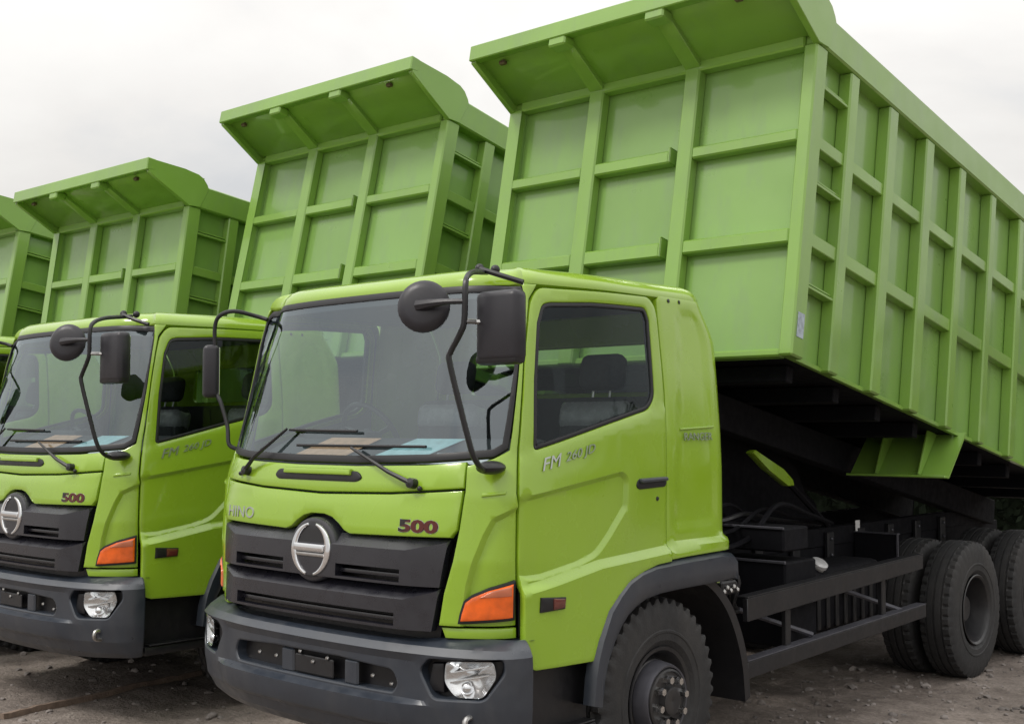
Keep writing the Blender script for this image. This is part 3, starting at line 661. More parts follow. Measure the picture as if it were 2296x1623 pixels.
# right-hand side of the truck (left in the picture)
_t = sp_(-1.215, 2.555, .004); _b = sp_(-1.135, 1.795, .004)
mb = tube('mirror_arm', [_t, _t + Vector((-.05, -.04, .02)), (-1.10, .262, 2.60), (-1.19, .225, 2.575), (-1.222, .215, 2.51), (-1.225, .22, 2.38), (-1.215, .22, 2.15), (-1.165, .225, 2.06), (-1.115, .235, 1.93), _b + Vector((-.03, -.03, .03)), _b], .0125, M['black'], T, n=8, smooth=5)
mt = Matrix.Translation((-1.29, .235, 2.25)) @ Matrix.Rotation(R_(-32), 4, 'Z')
mh2 = box('mirror_head', -.10, .10, -.045, .045, -.155, .155, M['mirror'], mb, bev=.026, seg=3, mtx=mt)
box('mirror_glass', -.088, .088, .043, .050, -.14, .14, M['chrome'], mh2, bev=.003, mtx=mt)
tube('mirror_bracket', [(-1.225, .22, 2.25), (-1.27, .23, 2.25)], .014, M['steel'], mb, n=6)


# bumper
OPEN = rnd([(-.61, .694, .015), (.61, .694, .015), (.640, .735, .02), (.610, .795, .03), (.25, .815), (-.25, .815), (-.610, .795, .03), (-.640, .735, .03)])
POD = rnd([(.775, .815, .03), (.828, .868, .02), (1.195, .884, .02), (1.205, .828, .03), (1.108, .702, .03), (.853, .694, .03)])
POD2 = mir([(p.x, p.y) for p in POD])
def bdisp(s, z):
    a = abs(s); d = .0
    d += .028 * sm(.86, .66, a) * sm(.52, .575, z) * max(0, min(1, (.676 - z) / .018))       # lower lip
    d -= .020 * sm(.86, .66, a) * max(0, min(1, (z - .658) / .018)) * max(0, min(1, (.886 - z) / .03))       # waisted centre
    d -= .010 * sm(1.15, 1.22, a) * sm(.80, .82, z) * 0
    return d
bu = panel('bumper', bump_surf, rnd([(-1.345, .44), (-.70, .415), (.70, .415), (1.345, .44), (1.350, .80), (1.345, .962, .02), (.92, .962), (.70, .945), (.5, .938), (-.5, .938), (-.70, .945), (-.92, .962), (-1.345, .962, .02), (-1.350, .80)]), M['plastic'], T, holes=[OPEN, POD, POD2], step=.028, roll=.010, depth=.07, disp=bdisp, sharp=17, creases=[[(-1.335, z_), (1.335, z_)] for z_ in (.886, .918)] + [[(-1.335, z_), (1.335, z_)] for z_ in (.472, .55)] + [[(-.90, z_), (.90, z_)] for z_ in (.658, .676)])
fromdata('bumper_top', [tuple(bump_surf(-1.345 + 2.69 * k / 60, .962 if abs(-1.345 + 2.69 * k / 60) > .9 else .940) + Vector((0, .0, -.012))) for k in range(61)] + [(1.18 * math.sin((k / 60 - .5) * 2.6) / math.sin(1.3), .32, .95) for k in range(61)], [(k, k + 1, 62 + k, 61 + k) for k in range(60)], M['plastic'], bu)
panel('bumper_opening', bump_surf, [(-.68, .67), (.68, .67), (.68, .83), (-.68, .83)], M['gasket'], bu, step=.08, roll=0, depth=0, off=-.080)
box('plate_bracket', -.10, .20, -.055, -.045, .70, .79, M['black'], bu, bev=.006)
for x_ in (-.16, .33): box('opening_rib', x_ - .05, x_ + .05, -.055, -.035, .69, .81, M['plastic'], bu, bev=.01)
for s_, z_ in ((-.40, .758), (-.25, .758), (-.05, .805), (.05, .765), (.16, .795), (.48, .752), (.60, .728)):
    bm = bmesh.new(); bmesh.ops.create_icosphere(bm, subdivisions=1, radius=.012)
    for v in bm.verts: v.co += bump_surf(s_, z_) + normal(bump_surf, s_, z_) * -.030
    frombm('bolt', bm, M['steel'], bu)
for sg in (1, -1):
    mm_ = (lambda p: p) if sg > 0 else mir
    hl_ = panel('headlamp', bump_surf, mm_([(.74, .67), (1.25, .67), (1.25, .91), (.74, .91)]), M['black'], T, step=.08, roll=0, depth=0, off=-.070)
    tag(hl_, label='headlamp with chrome reflector in black bezel')
    lam = rnd([(.918, .862, .02), (1.150, .874, .02), (1.168, .806, .03), (1.100, .708, .03), (.965, .706, .03), (.908, .772, .03)])
    lm = [Vector(p[:2]) for p in mm_([(p.x, p.y) for p in lam])]; lm = lm if area2(lm) > 0 else lm[::-1]
    cx_ = sum(p.x for p in lm) / len(lm); cz_ = sum(p.y for p in lm) / len(lm)
    # faceted reflector bowl
    N_ = len(lm); rgs = []
    for f_, o_ in ((1.0, -.012), (.94, -.020), (.72, -.045), (.45, -.062), (.22, -.068)):
        rgs.append([tuple(bump_surf(cx_ + (p.x - cx_) * f_, cz_ + (p.y - cz_) * f_) + normal(bump_surf, cx_ + (p.x - cx_) * f_, cz_ + (p.y - cz_) * f_) * o_) for p in lm])
    vv = sum(rgs, []); ff = [(i * N_ + j, i * N_ + (j + 1) % N_, (i + 1) * N_ + (j + 1) % N_, (i + 1) * N_ + j) for i in range(4) for j in range(N_)] + [tuple(range(4 * N_, 5 * N_))]
    fromdata('reflector', vv, ff, M['reflector'], hl_, sharp=50)
    for q_ in (.835, .795):
        panel('reflector_step', bump_surf, mm_([(.935, q_ - .03), (1.13, q_ + .012), (1.13, q_ + .018), (.935, q_ - .022)]), M['reflector'], hl_, step=.03, roll=.002, depth=.02, off=-.022)
    bm = bmesh.new(); bmesh.ops.create_uvsphere(bm, u_segments=14, v_segments=8, radius=.030)
    for v in bm.verts: v.co += bump_surf(cx_ - .02 * sg, cz_ - .045) + normal(bump_surf, cx_, cz_) * -.045
    frombm('bulb', bm, M['chrome'], hl_)
    panel('lens', bump_surf, lm, M['lens'], hl_, step=.05, roll=.010, depth=0, off=-.004)
    panel('bezel_block', bump_surf, mm_([(.80, .72), (.895, .715), (.895, .85), (.83, .845)]), M['gasket'], hl_, step=.04, roll=.01, depth=.03, off=-.035)
    if sg > 0: tube('tow_eye', [(sg * 1.02, .09, .625), (sg * 1.02, .030, .618), (sg * 1.02, .030, .575), (sg * 1.02, .09, .565)], .014, M['steel'], bu, n=8, smooth=4)

# chassis
for sg in (1, -1):
    prism('chassis_rail', [(sg * .35, .76), (sg * .43, .76), (sg * .43, 1.02), (sg * .35, 1.02), (sg * .35, 1.005), (sg * .418, 1.005), (sg * .418, .775), (sg * .35, .775)], .45, 8.0, M['hoist'], T, axis='y', bev=0)
    box('subframe_rail', sg * .36, sg * .44, 2.25, 7.7, 1.022, 1.16, M['hoist'], T)
for y_ in (.9, 2.2, 3.4, 4.6, 5.6, 6.9, 7.9): box('cross_member', -.35, .35, y_ - .05, y_ + .05, .80, .97, M['chassis'], T)
box('engine_block', -.38, .38, .45, 2.1, .55, 1.15, M['hoist'], T, bev=.03)
box('radiator', -.55, .55, .16, .26, .50, 1.15, M['hoist'], T)
tube('front_axle', [(-.92, 1.33, .50), (-.6, 1.33, .44), (.6, 1.33, .44), (.92, 1.33, .50)], .065, M['chassis'], T, n=8)
for y_ in (5.50, 6.80):
    ax = tube('rear_axle', [(-.95, y_, .52), (-.2, y_, .52), (.2, y_, .52), (.95, y_, .52)], [.09, .10, .10, .09], M['chassis'], T, n=10)
    bm = bmesh.new(); bmesh.ops.create_uvsphere(bm, u_segments=16, v_segments=10, radius=.23)
    for v in bm.verts: v.co += Vector((0, y_, .52))
    frombm('differential', bm, M['chassis'], ax)
tube('drive_shaft', [(0, 2.1, .72), (0, 5.3, .56)], .06, M['chassis'], T)
for sg in (1, -1):
    prism('leaf_spring', [(4.95, .70), (5.5, .64), (6.15, .62), (6.8, .64), (7.35, .70), (7.35, .78), (6.8, .74), (6.15, .80), (5.5, .74), (4.95, .78)], sg * .46, sg * .56, M['chassis'], T)
# fuel tank, battery box, air tanks, rear-of-cab frame
ft = box('fuel_tank', .46, .84, 3.42, 4.62, .52, .955, M['hoist'], T, bev=.06, seg=3)
for y_ in [3.50 + .13 * k for k in range(9)]: box('tank_rib', .835, .855, y_ - .022, y_ + .022, .55, .90, M['chassis'], ft, bev=.006)
bm = bmesh.new(); lathe(bm, [(-.05, .001), (-.05, .05), (.0, .05), (.004, .062), (.030, .062), (.036, .052), (.036, .001)], 24, 'z')
Q = Matrix.Translation((.80, 3.72, .972)) @ Vector((0, 0, 1)).rotation_difference(Vector((.55, -.12, .82))).to_matrix().to_4x4() @ Matrix.Scale(.95, 4)
for v in bm.verts: v.co = Q @ v.co
frombm('fuel_cap', bm, M['capsilver'], ft)
bb_ = box('battery_box', .46, 1.02, 2.88, 3.28, .55, 1.075, M['hoist'], T, bev=.012)
box('box_edge', .46, 1.024, 2.868, 2.885, 1.068, 1.086, M['hubgrey'], bb_, bev=.003)
vs_ = box('valve_shelf', .42, 1.00, 2.90, 3.22, 1.135, 1.285, M['hoist'], T, bev=.012)
box('box_edge', .42, 1.004, 2.888, 2.905, 1.278, 1.294, M['hubgrey'], vs_, bev=.003)
wg_ = box('wheel_guard_plate', .44, .80, 4.98, 5.01, .88, 1.10, M['hoist'], T)
box('box_edge', .44, .804, 4.970, 5.012, 1.098, 1.108, M['hubgrey'], wg_, bev=.002)
box('box_edge', .790, .806, 4.968, 4.982, .88, 1.10, M['hubgrey'], wg_, bev=.002)
box('toolbox', -.98, -.48, 2.5, 3.9, .50, .98, M['chassis'], T, bev=.02)
for z_, y1_ in ((1.285, 3.05), (1.065, 3.20)):
    pass
fr = box('cab_rear_frame', .30, .90, 2.14, 2.24, 1.02, 1.66, M['hoist'], T)
bm = bmesh.new(); lathe(bm, [(1.10, .001), (1.10, .19), (1.12, .20), (1.85, .20), (1.88, .19), (1.88, .001)], 28, 'z', (.62, 2.28, 0)); frombm('air_cleaner', bm, M['hoist'], T)
box('hydraulic_tank', -.85, .25, 2.12, 2.36, 1.05, 1.75, M['hoist'], T, bev=.03)
for i in range(5):
    tube('air_hose', [(1.02 - .03 * i, 2.04 + .03 * i, 1.06 - .02 * i), (1.06, 2.14 + .03 * i, 1.02 + .03 * math.sin(i * 2)), (1.02, 2.26, .98 - .03 * i), (.95, 2.36 + .02 * i, .90 - .02 * i)], .013 + .003 * (i % 2), M['black'], T, n=6, smooth=4)
bx_ = box('valve_block', .92, 1.08, 2.06, 2.22, .96, 1.04, M['chassis'], T, bev=.01)
for i in range(5):
    bm = bmesh.new(); bmesh.ops.create_icosphere(bm, subdivisions=1, radius=.016)
    for v in bm.verts: v.co += Vector((1.085, 2.07 + .035 * i, .985 + .02 * (i % 2)))
    frombm('fitting', bm, M['steel'], bx_)
for i in range(6):
    x_ = .30 + .07 * i
    tube('hydraulic_hose', [(x_, 2.36, 1.62 - .10 * i), (x_ + .10, 2.62 + .05 * i, 1.50 - .06 * i), (x_ + .05, 2.95 + .08 * i, 1.34 + .03 * (i % 3)), (x_ - .08, 3.5 + .10 * i, 1.20 + .02 * i), (.40, 4.2 + .1 * i, 1.18)], .014 + .004 * (i % 2), M['hoist'] if i % 3 else M['black'], T, n=6, smooth=5)
for i in range(7):
    br = box('frame_bracket', .44, .475, 3.45 + .52 * i, 3.55 + .52 * i, .80, 1.13, M['chassis'], T)
    for z_ in (.86, .96, 1.08):
        bm = bmesh.new(); bmesh.ops.create_icosphere(bm, subdivisions=1, radius=.014)
        for v in bm.verts: v.co += Vector((.478, 3.50 + .52 * i, z_))
        frombm('bolt', bm, M['hubgrey'], br)
# side guard
for sg in (1, -1):
    g = prism('side_guard', [(2.24, .80), (4.66, .895), (4.66, .995), (2.24, .935)], sg * 1.10, sg * 1.135, M['chassis'], T)
    prism('guard_rail', [(2.24, .475), (4.70, .545), (4.70, .635), (2.24, .572)], sg * 1.10, sg * 1.135, M['chassis'], g)
    prism('guard_lip', [(2.24, .574), (4.70, .637), (4.70, .643), (2.24, .580)], sg * 1.06, sg * 1.137, M['hubgrey'], g, bev=.001)
    prism('guard_lip', [(2.24, .937), (4.66, .997), (4.66, 1.003), (2.24, .943)], sg * 1.06, sg * 1.137, M['chassis'], g, bev=.001)
    for y_ in (2.78, 4.10):
        tube('guard_brace', [(sg * .84, y_ - .16, .80), (sg * 1.09, y_ + .30, .62)], .017, M['hubgrey'], g, n=6)
        box('guard_post', sg * 1.06, sg * 1.095, y_ - .03, y_ + .03, .56, .88, M['chassis'], g)

# wheels
def tyre_mesh(name, wd, lug):
    hw = wd / 2; R = .520; ri = .262
    prof = [(-hw * .78, ri), (-hw * .98, ri + .04), (-hw * 1.0, ri + .075), (-hw * 1.03, ri + .080), (-hw * 1.03, ri + .090), (-hw * 1.0, ri + .095), (-hw * 1.0, ri + .13), (-hw * .97, R - .075), (-hw * .93, R - .040), (-hw * .82, R - .006), (-hw * .55, R), (-hw * .50, R), (-hw * .48, R - .012), (-hw * .40, R - .012), (-hw * .38, R), (-hw * .07, R + .002), (-hw * .05, R - .012), (hw * .05, R - .012), (hw * .07, R + .002), (hw * .38, R), (hw * .40, R - .012), (hw * .48, R - .012), (hw * .50, R), (hw * .55, R), (hw * .82, R - .006), (hw * .93, R - .040), (hw * .97, R - .075), (hw * 1.0, ri + .13), (hw * 1.0, ri + .095), (hw * 1.03, ri + .090), (hw * 1.03, ri + .080), (hw * 1.0, ri + .075), (hw * .98, ri + .04), (hw * .78, ri)]
    nseg = 168
    def mod(i, j, h, r):
        if lug:
            ph = i % 4
            if j in (8, 9, 10, 23, 24, 25) and ph in (0, 1): return h * (.975 if j in (8, 25) else 1), r - (.026 if j in (9, 10, 23, 24) else .010)
            if 11 <= j <= 22 and (i + j) % 4 in (0,): return h, r - .010
        else:
            if j in (9, 10, 23, 24) and i % 4 == 0: return h, r - .014
            if j in (8, 25) and i % 4 == 0: return h * .985, r - .006
        return h, r
    bm = bmesh.new(); lathe(bm, prof, nseg, 'x', (0, 0, 0), mod)
    # bead rings on the sidewalls
    me = bpy.data.meshes.new(name); bmesh.ops.recalc_face_normals(bm, faces=bm.faces); bm.to_mesh(me); bm.free(); return finish(me, M['rubber'], 24)
TF = tyre_mesh('front_tyre', .275, True); TR_ = tyre_mesh('rear_tyre', .265, False)
def lathemesh(name, prof, mat, n=40, sharp=30):
    bm = bmesh.new(); lathe(bm, prof, n, 'x'); me = bpy.data.meshes.new(name); bmesh.ops.recalc_face_normals(bm, faces=bm.faces); bm.to_mesh(me); bm.free(); return finish(me, mat, sharp)
RIMF = lathemesh('front_rim', [(-.11, .262), (-.10, .245), (.0, .235), (.10, .245), (.118, .270), (.126, .268), (.120, .250), (.105, .238), (.06, .225), (.045, .21), (.075, .20), (.090, .18), (.090, .10), (.075, .09)], M['rim'])
HUBF = lathemesh('front_hub', [(.05, .20), (.10, .172), (.150, .166), (.172, .160), (.176, .150), (.166, .145), (.166, .075), (.20, .070), (.205, .055), (.195, .001)], M['rim'])
CAPF = lathemesh('hub_ring', [(.085, .196), (.150, .186), (.168, .178), (.166, .168), (.10, .166)], M['hubgrey'])
RIMR = lathemesh('rear_rim', [(.125, .268), (.130, .262), (.118, .246), (.09, .238), (-.02, .228), (-.075, .21), (-.095, .17), (-.095, .12), (.02, .11), (.04, .09), (.04, .001)], M['rim'])
bm = bmesh.new(); bmesh.ops.create_cone(bm, segments=6, radius1=.024, radius2=.019, depth=.055, cap_ends=True)
for v in bm.verts: v.co = Vector((v.co.z, v.co.x, v.co.y))
NUT = bpy.data.meshes.new('wheel_nut'); bm.to_mesh(NUT); bm.free(); finish(NUT, M['nut'])
for sg in (1, -1):
    rz = (0, 0, 0 if sg > 0 else math.pi)
    w = link('front_wheel', RIMF, T, loc=(sg * 1.035, 1.335, .515), rot=rz)
    link('tyre', TF, w); link('hub', HUBF, w); link('hub_ring', CAPF, w)
    for k_ in range(8): link('wheel_nut', NUT, w, loc=(.185, .112 * math.cos(k_ * math.pi / 4 + .2), .112 * math.sin(k_ * math.pi / 4 + .2)))
    for y_ in (5.50, 6.80):
        w = link('rear_wheel', RIMR, T, loc=(sg * 1.065, y_, .515), rot=rz)
        link('tyre', TR_, w); link('inner_tyre', TR_, w, loc=(-.315, 0, 0))
        for k_ in range(8): link('wheel_nut', NUT, w, loc=(-.080, .142 * math.cos(k_ * math.pi / 4), .142 * math.sin(k_ * math.pi / 4)))

# ------------------------------------------------------------------ dump bed: local frame, y runs from the hinge, u = distance from the front board
HW, ULEN, U0 = 1.27, 5.42, -5.11
Y = lambda u: u + U0
bed = box('dump_bed', -1.16, 1.16, Y(.09), Y(ULEN), .035, .06, M['bed'], T, bev=0)
bed.location = (.05, 7.47, 1.38)
BP = M['bed']
def bb(name, x0, x1, u0, u1, z0, z1, bev=.011, mat=None): return box(name, x0, x1, Y(u0), Y(u1), z0, z1, mat or BP, bed, bev=bev)
# boards (sheets between the posts)
bb('front_board', -1.17, 1.17, .082, .092, .0, 2.03, 0, M['sheet'])
for sg in (1, -1):
    bb('side_board', sg * 1.17, sg * 1.18, .06, ULEN, .03, 2.02, 0, M['sheet'])
    for a, b_ in ((.0, .145), (.470, .590), (1.045, 1.180), (1.650, 1.785), (2.258, 2.372), (2.880, 2.985), (3.500, 3.610), (4.110, 4.220), (4.720, 4.830), (5.290, 5.42)):
        bb('side_post', sg * 1.176, sg * HW, a + .001, b_, .0, 1.985)
    ups = [(.145, .470), (.590, 1.045), (1.180, 1.650), (1.785, 2.258), (2.372, 2.880), (2.985, 3.500), (3.610, 4.110), (4.220, 4.720), (4.830, 5.290)]
    for a, b_ in ups:
        for z0, z1 in ((.712, .800), (1.342, 1.424)): bb('side_rail', sg * 1.178, sg * (HW - .018), a - .004, b_ + .004, z0, z1, .005)
        bb('sill_rail', sg * 1.178, sg * (HW - .055), a - .004, b_ + .004, .002, .03, .003)
    bb('top_rail', sg * 1.15, sg * (HW + .012), .02, ULEN, 1.982, 2.205, .012)
    for z_ in (.45, 1.105, 1.735):
        bb('ladder_rung', sg * 1.19, sg * (HW - .012), .140, .475, z_, z_ + .018, .003)
        bb('ladder_rung', sg * 1.19, sg * (HW - .030), .140, .475, z_ + .032, z_ + .044, .002)
# front posts and rails
for a, b_ in ((-1.176, -1.20), (-.520, -.392), (.295, .415)):
    if b_ < -1: continue
    bb('front_post', a, b_, -.004, .085, .0, 2.0)
for sg in (-1, 1): bb('corner_post', sg * 1.178, sg * (HW - .002), -.006, .10, .0, 2.0) if False else None
for x0, x1 in ((-1.180, -.516), (.411, 1.180)):
    for z0, z1 in ((.700, .792), (1.352, 1.432)): bb('front_rail', x0, x1, .003, .085, z0, z1)
for z0, z1, zh in ((.694, .796, .835), (1.348, 1.436, 1.458)):
    r_ = bb('front_rail', -.396, .236, -.002, .085, z0, z1)
    bb('rail_end_plate', .232, .246, -.008, .085, z0 - .004, zh)
bb('front_rail', -1.18, 1.18, -.002, .085, 1.972, 2.06)
bb('front_rail', -1.18, 1.18, .03, .085, .002, .05)
# canopy
def cpoly(name, poly, x0, x1, bev=.004): return prism(name, [(Y(u), v) for u, v in poly], x0, x1, BP, bed, bev=bev)
side = [(-.472, 2.175), (-.478, 2.300), (-.10, 2.310), (.06, 2.300), (.12, 2.275), (.17, 2.225), (.19, 2.19), (.12, 1.99), (-.005, 1.975)]
for sg in (1, -1): cpoly('canopy_side', side, sg * 1.240, sg * 1.286)
cpoly('canopy_floor', [(.0, 2.035), (-.462, 2.232), (-.462, 2.252), (.02, 2.055)], -1.245, 1.245)
cpoly('canopy_top', [(-.45, 2.282), (.15, 2.282), (.15, 2.292), (-.45, 2.292)], -1.245, 1.245, 0)
cpoly('canopy_lip', [(-.500, 2.185), (-.500, 2.306), (-.41, 2.306), (-.41, 2.200)], -1.288, 1.288, .008)
for x_ in (-.456, .355):
    cpoly('canopy_rib', [(.0, 1.995), (-.44, 2.190), (-.44, 2.235), (.0, 2.045)], x_ - .060, x_ + .060)
    bb('rib_shoe', x_ - .075, x_ + .075, -.49, -.38, 2.130, 2.20)
for x_ in (-1.05, .92):
    ml = bb('marker_lamp', x_ - .028, x_ + .028, -.40, -.36, 2.160, 2.192, .008, M['lampdull'])
# underside: cross beams, long sills, mud plate, tailgate
for k_ in range(9): 
    u_ = .30 + .61 * k_
    box('floor_beam', -1.10, 1.10, Y(u_) - .04, Y(u_) + .04, -.10, .002, M['hoist'], bed)
for sg in (1, -1): bb('long_sill', sg * .34, sg * .46, .25, ULEN, -.33, -.102, .006, M['hoist'])
bb('floor_skin', -1.165, 1.165, .10, ULEN, .010, .034, 0, M['hoist'])
mp_ = prism('mud_plate', [(Y(2.66), .03), (Y(2.385), -.355), (Y(2.30), -.362), (Y(2.30), -.345), (Y(2.375), -.338), (Y(2.635), .03)], .50, 1.262, BP, bed, bev=.003)
for x_ in (.72, 1.05): prism('plate_stiffener', [(Y(2.62), .02), (Y(2.37), -.335), (Y(2.33), -.335), (Y(2.45), .02)], x_ - .006, x_ + .006, BP, bed, bev=.001)
mp2 = prism('mud_plate', [(Y(2.66), .03), (Y(2.385), -.355), (Y(2.30), -.362), (Y(2.30), -.345), (Y(2.375), -.338), (Y(2.635), .03)], -1.262, -.50, BP, bed, bev=.003)
bb('tailgate', -1.15, 1.15, ULEN - .06, ULEN + .03, .06, 1.95, .01)
for x_ in (-.75, 0, .75): bb('tailgate_post', x_ - .05, x_ + .05, ULEN + .02, ULEN + .09, .06, 1.95)
stk = box('sticker', HW + .001, HW + .003, Y(.035), Y(.115), .12, .27, M['sticker'], bed, bev=0)
# hoist between chassis and bed
ho = empty('hoist'); ho.parent = T
bpy.data.objects.remove(ho)
h1 = prism('hoist_frame', [(3.0, 1.165), (4.9, 1.165), (4.6, 1.60), (3.9, 1.98), (3.55, 2.05), (3.2, 1.70)], .10, .16, M['hoist'], T)
h2 = prism('hoist_frame', [(3.0, 1.165), (4.9, 1.165), (4.6, 1.60), (3.9, 1.98), (3.55, 2.05), (3.2, 1.70)], -.16, -.10, M['hoist'], T)
cyl = tube('hoist_cylinder', [(0, 5.0, 1.25), (0, 3.9, 1.75)], .11, M['hoist'], T, n=16)
tube('piston_rod', [(0, 3.95, 1.73), (0, 3.3, 2.02)], .055, M['chassis'], cyl, n=12)
prop = prism('safety_prop', [(3.38, 1.745), (3.42, 1.765), (3.80, 1.62), (3.93, 1.545), (3.95, 1.50), (3.86, 1.50), (3.6, 1.62)], .44, .50, M['cab'], T)
tube('prop_bar', [(.47, 3.90, 1.53), (.42, 4.6, 1.17)], .022, M['hoist'], prop, n=6)
box('warning_plate', .452, .458, 4.98, 5.05, 1.105, 1.19, M['white'], T, bev=.001)

# ------------------------------------------------------------------ four trucks in a row
TR = [T]; BEDANG = [10.88, 12.6, 7.7, 9.3]; POSE = [(0, 0, 0), (-3.386, .09, .3), (-6.40, -.13, .6), (-9.82, -.2, .5)]
for i in range(1, 4):
    c = copy_tree(T); c.location = (POSE[i][0], POSE[i][1], 0); c.rotation_euler.z = R_(POSE[i][2]); TR.append(c)
labels = ['nearest lime green dump truck, whole cab and both rear wheels in view', 'second lime green dump truck, cab cut by the left picture edge', 'third green dump truck, raised bed showing above the second cab', 'farthest green dump truck, only a sliver of bed at the left edge']
for tr, a, lb in zip(TR, BEDANG, labels):
    tag(tr, lb, 'dump truck', 'dump trucks parked in a row with raised beds')
    for ch in tr.children:
        if ch.name.split('.')[0] == 'dump_bed': ch.rotation_euler = (-R_(a), 0, 0)

# ------------------------------------------------------------------ loose papers on the dashboards
def paper(name, pts, mat, label, grp, off):
    vv = [(x + off[0], y + off[1], 1.731 + (y - .28) * .4375 + z) for x, y, z in pts]; vv += [(x, y, z - .002) for x, y, z in vv]
    o = fromdata(name, vv, [(0, 1, 2, 3), (7, 6, 5, 4), (0, 4, 5, 1), (1, 5, 6, 2), (2, 6, 7, 3), (3, 7, 4, 0)], mat, smooth=False)
    return tag(o, label, 'paper', grp)
for off, wh in (((0, 0), 'nearest'), ((-3.386, .09), 'second')):
    paper('paper_sheet', [(-.66, .29, .006), (-.22, .29, .006), (-.14, .56, .008), (-.56, .56, .010)], M['paper_o'], f'orange paper lying on the dashboard of the {wh} truck', 'papers on the dashboards', off)
    paper('paper_sheet', [(-.02, .29, .006), (.36, .30, .006), (.50, .56, .008), (.14, .56, .008)], M['paper_c'], f'pale cyan paper lying on the dashboard of the {wh} truck', 'papers on the dashboards', off)
    paper('paper_sheet', [(.42, .29, .006), (.86, .30, .006), (.86, .41, .006), (.46, .40, .008)], M['paper_w'], f'white paper lying on the dashboard of the {wh} truck', 'papers on the dashboards', off)

# ------------------------------------------------------------------ loose stones and a batten on the ground
sv, sf = [], []
def stone(x, y, r):
    bm = bmesh.new(); bmesh.ops.create_icosphere(bm, subdivisions=1, radius=1)
    sx, sy, sz = r * random.uniform(.7, 1.4), r * random.uniform(.7, 1.3), r * random.uniform(.35, .8); a = random.random() * 6.28; z0 = gh(x, y)
    i0 = len(sv)
    for v in bm.verts:
        c = v.co * random.uniform(.8, 1.15); px, py = c.x * sx, c.y * sy
        sv.append((x + px * math.cos(a) - py * math.sin(a), y + px * math.sin(a) + py * math.cos(a), z0 + sz * .3 + c.z * sz))
    for f in bm.faces: sf.append([i0 + v.index for v in f.verts])
    bm.free()
for k in range(2600):
    if k % 2: x, y = random.uniform(.2, 4.0), random.uniform(2.0, 9.5)
    else: x, y = random.uniform(-6.5, 1.5), random.uniform(-1.8, 5)
    stone(x, y, random.choice((.008, .010, .012, .015, .018, .024, .034)) * random.uniform(.7, 1.2))
sme = bpy.data.meshes.new('pebbles'); sme.from_pydata(sv, [], sf)
stm = pbr('pebble_grey', (.22, .195, .18), .9, var=.45, vscale=2.5, bump=.3, bscale=60)
finish(sme, stm, 50); tag(link('pebbles', sme), 'small pebbles scattered over the brown dirt yard', 'pebbles', kind='stuff')
bm = bmesh.new(); pp = [(-3.15, -.10), (-3.22, .12), (-3.28, .55), (-3.36, 1.15), (-3.40, 1.6)]
P = catmull([(x, y, 0) for x, y in pp], 6); rg = []
for p in P:
    j = random.uniform(-.004, .004); z0 = gh(p.x, p.y) - .01
    rg.append([bm.verts.new((p.x + dx + j, p.y, z0 + dz + j)) for dx, dz in ((-.035, 0), (-.03, .042), (.028, .048), (.036, 0))])
for a, b_ in zip(rg, rg[1:]):
    for k in range(4): bm.faces.new((a[k], a[(k + 1) % 4], b_[(k + 1) % 4], b_[k]))
bm.faces.new(rg[0]); bm.faces.new(rg[-1][::-1])
tag(frombm('wooden_batten', bm, M['wood'], sharp=20), 'thin brown batten lying on the dirt at bottom left', 'batten')

# ------------------------------------------------------------------ added leafy screen hiding bright ground, unseen trees added for reflections
hrng = random.Random(5)
def leaves(V, Fc, p, r):
    a = Vector((hrng.gauss(0, 1), hrng.gauss(0, 1), hrng.gauss(0, 1))).normalized(); b_ = a.orthogonal().normalized(); c_ = a.cross(b_); i0 = len(V)
    V += [tuple(p + b_ * r), tuple(p + c_ * r * .5), tuple(p - b_ * r), tuple(p - c_ * r * .5)]; Fc.append((i0, i0 + 1, i0 + 2, i0 + 3))
leafm = pbr('dark_leaves', (.005, .008, .004), .9, spec=.1, var=.4, vscale=6)
hv, hf = [], []  # leafy mass added to darken the gaps seen under the beds
for k in range(26000):
    x = hrng.uniform(-34, 12); top = 1.85 + .4 * noise2(x, 2.0, .5) + .2 * noise2(x, 7.0, 1.7); z = top * hrng.random() ** .7; d = .8 * math.sqrt(max(0, 1 - (z / 2.6) ** 2))
    leaves(hv, hf, Vector((x, 16.0 + hrng.uniform(-d, d) + .5 * noise2(x, 1.0, .3), z)), hrng.uniform(.06, .14))
nst = 140; i0 = len(hv)                                   # solid dark core so no bright ground shows through the leaves
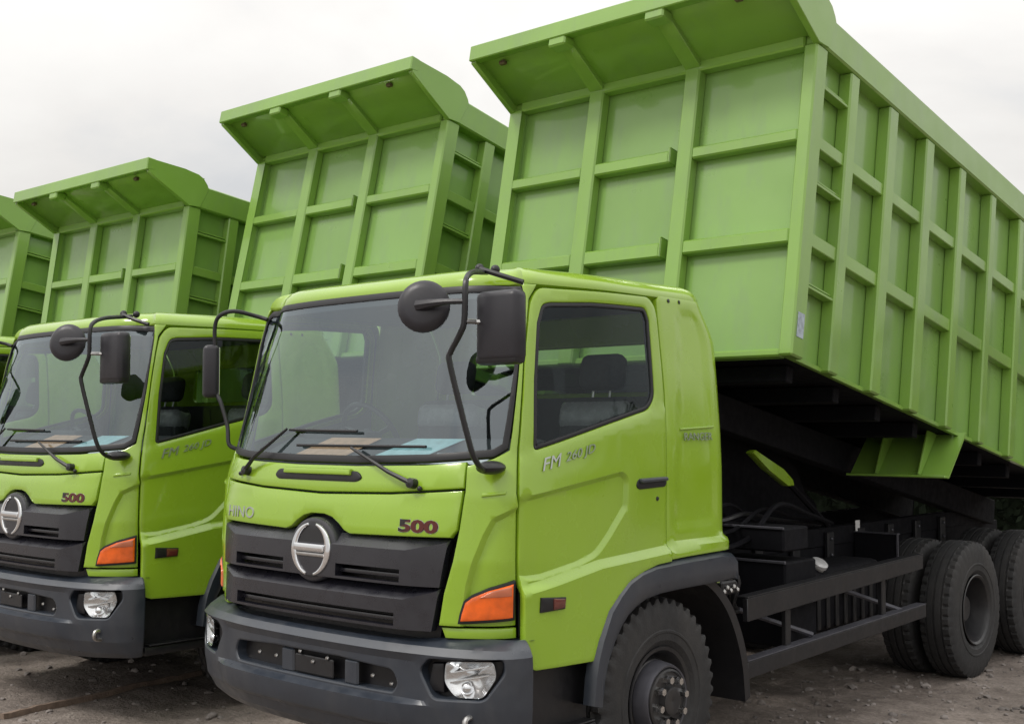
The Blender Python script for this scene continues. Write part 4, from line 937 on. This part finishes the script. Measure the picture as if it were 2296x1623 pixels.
for k in range(nst + 1):
    x = -34 + 46 * k / nst; top = 1.55 + .4 * noise2(x, 2.0, .5); yc = 16.0 + .5 * noise2(x, 1.0, .3)
    hv += [(x, yc - .35, -.05), (x, yc - .30, top * .7), (x, yc, top), (x, yc + .30, top * .7), (x, yc + .35, -.05)]
hf += [(i0 + k * 5 + j, i0 + k * 5 + j + 1, i0 + k * 5 + j + 6, i0 + k * 5 + j + 5) for k in range(nst) for j in range(4)]
hme = bpy.data.meshes.new('added_hedge'); hme.from_pydata(hv, [], hf); finish(hme, leafm, smooth=False)
tag(link('added_hedge', hme), 'dark leafy screen added behind the row of trucks to block bright ground', 'added_hedge', kind='stuff')
tv, tf = [], []
def tree(x, y, h, r):
    for k in range(8):                                    # tapered trunk
        a = k * math.pi / 4; b_ = (k + 1) * math.pi / 4; i0 = len(tv)
        tv.extend([(x + .22 * math.cos(a), y + .22 * math.sin(a), -.1), (x + .22 * math.cos(b_), y + .22 * math.sin(b_), -.1), (x + .10 * math.cos(b_), y + .10 * math.sin(b_), h * .8), (x + .10 * math.cos(a), y + .10 * math.sin(a), h * .8)]); tf.append((i0, i0 + 1, i0 + 2, i0 + 3))
    cl = [(Vector((x + hrng.gauss(0, r * .5), y + hrng.gauss(0, r * .5), h * hrng.uniform(.15, .95))), r * hrng.uniform(.3, .5)) for _ in range(9)]
    for k in range(700):
        c_, rr = hrng.choice(cl); leaves(tv, tf, c_ + Vector((hrng.gauss(0, 1), hrng.gauss(0, 1), hrng.gauss(0, .8))).normalized() * rr * hrng.random() ** .4, hrng.uniform(.18, .38))
for k in range(30): tree(4 + 1.5 * k + hrng.uniform(-.5, .5), 42 - 1.0 * k + hrng.uniform(-1.0, 1.0), hrng.uniform(4.2, 6.0), hrng.uniform(1.8, 2.4))  # row added out of view, only to be reflected in paint and glass
tme = bpy.data.meshes.new('reflection_trees'); tme.from_pydata(tv, [], tf); finish(tme, leafm, smooth=False)
tag(link('reflection_trees', tme), 'out-of-view trees added for dark reflections in paint and glass', 'trees', kind='stuff')
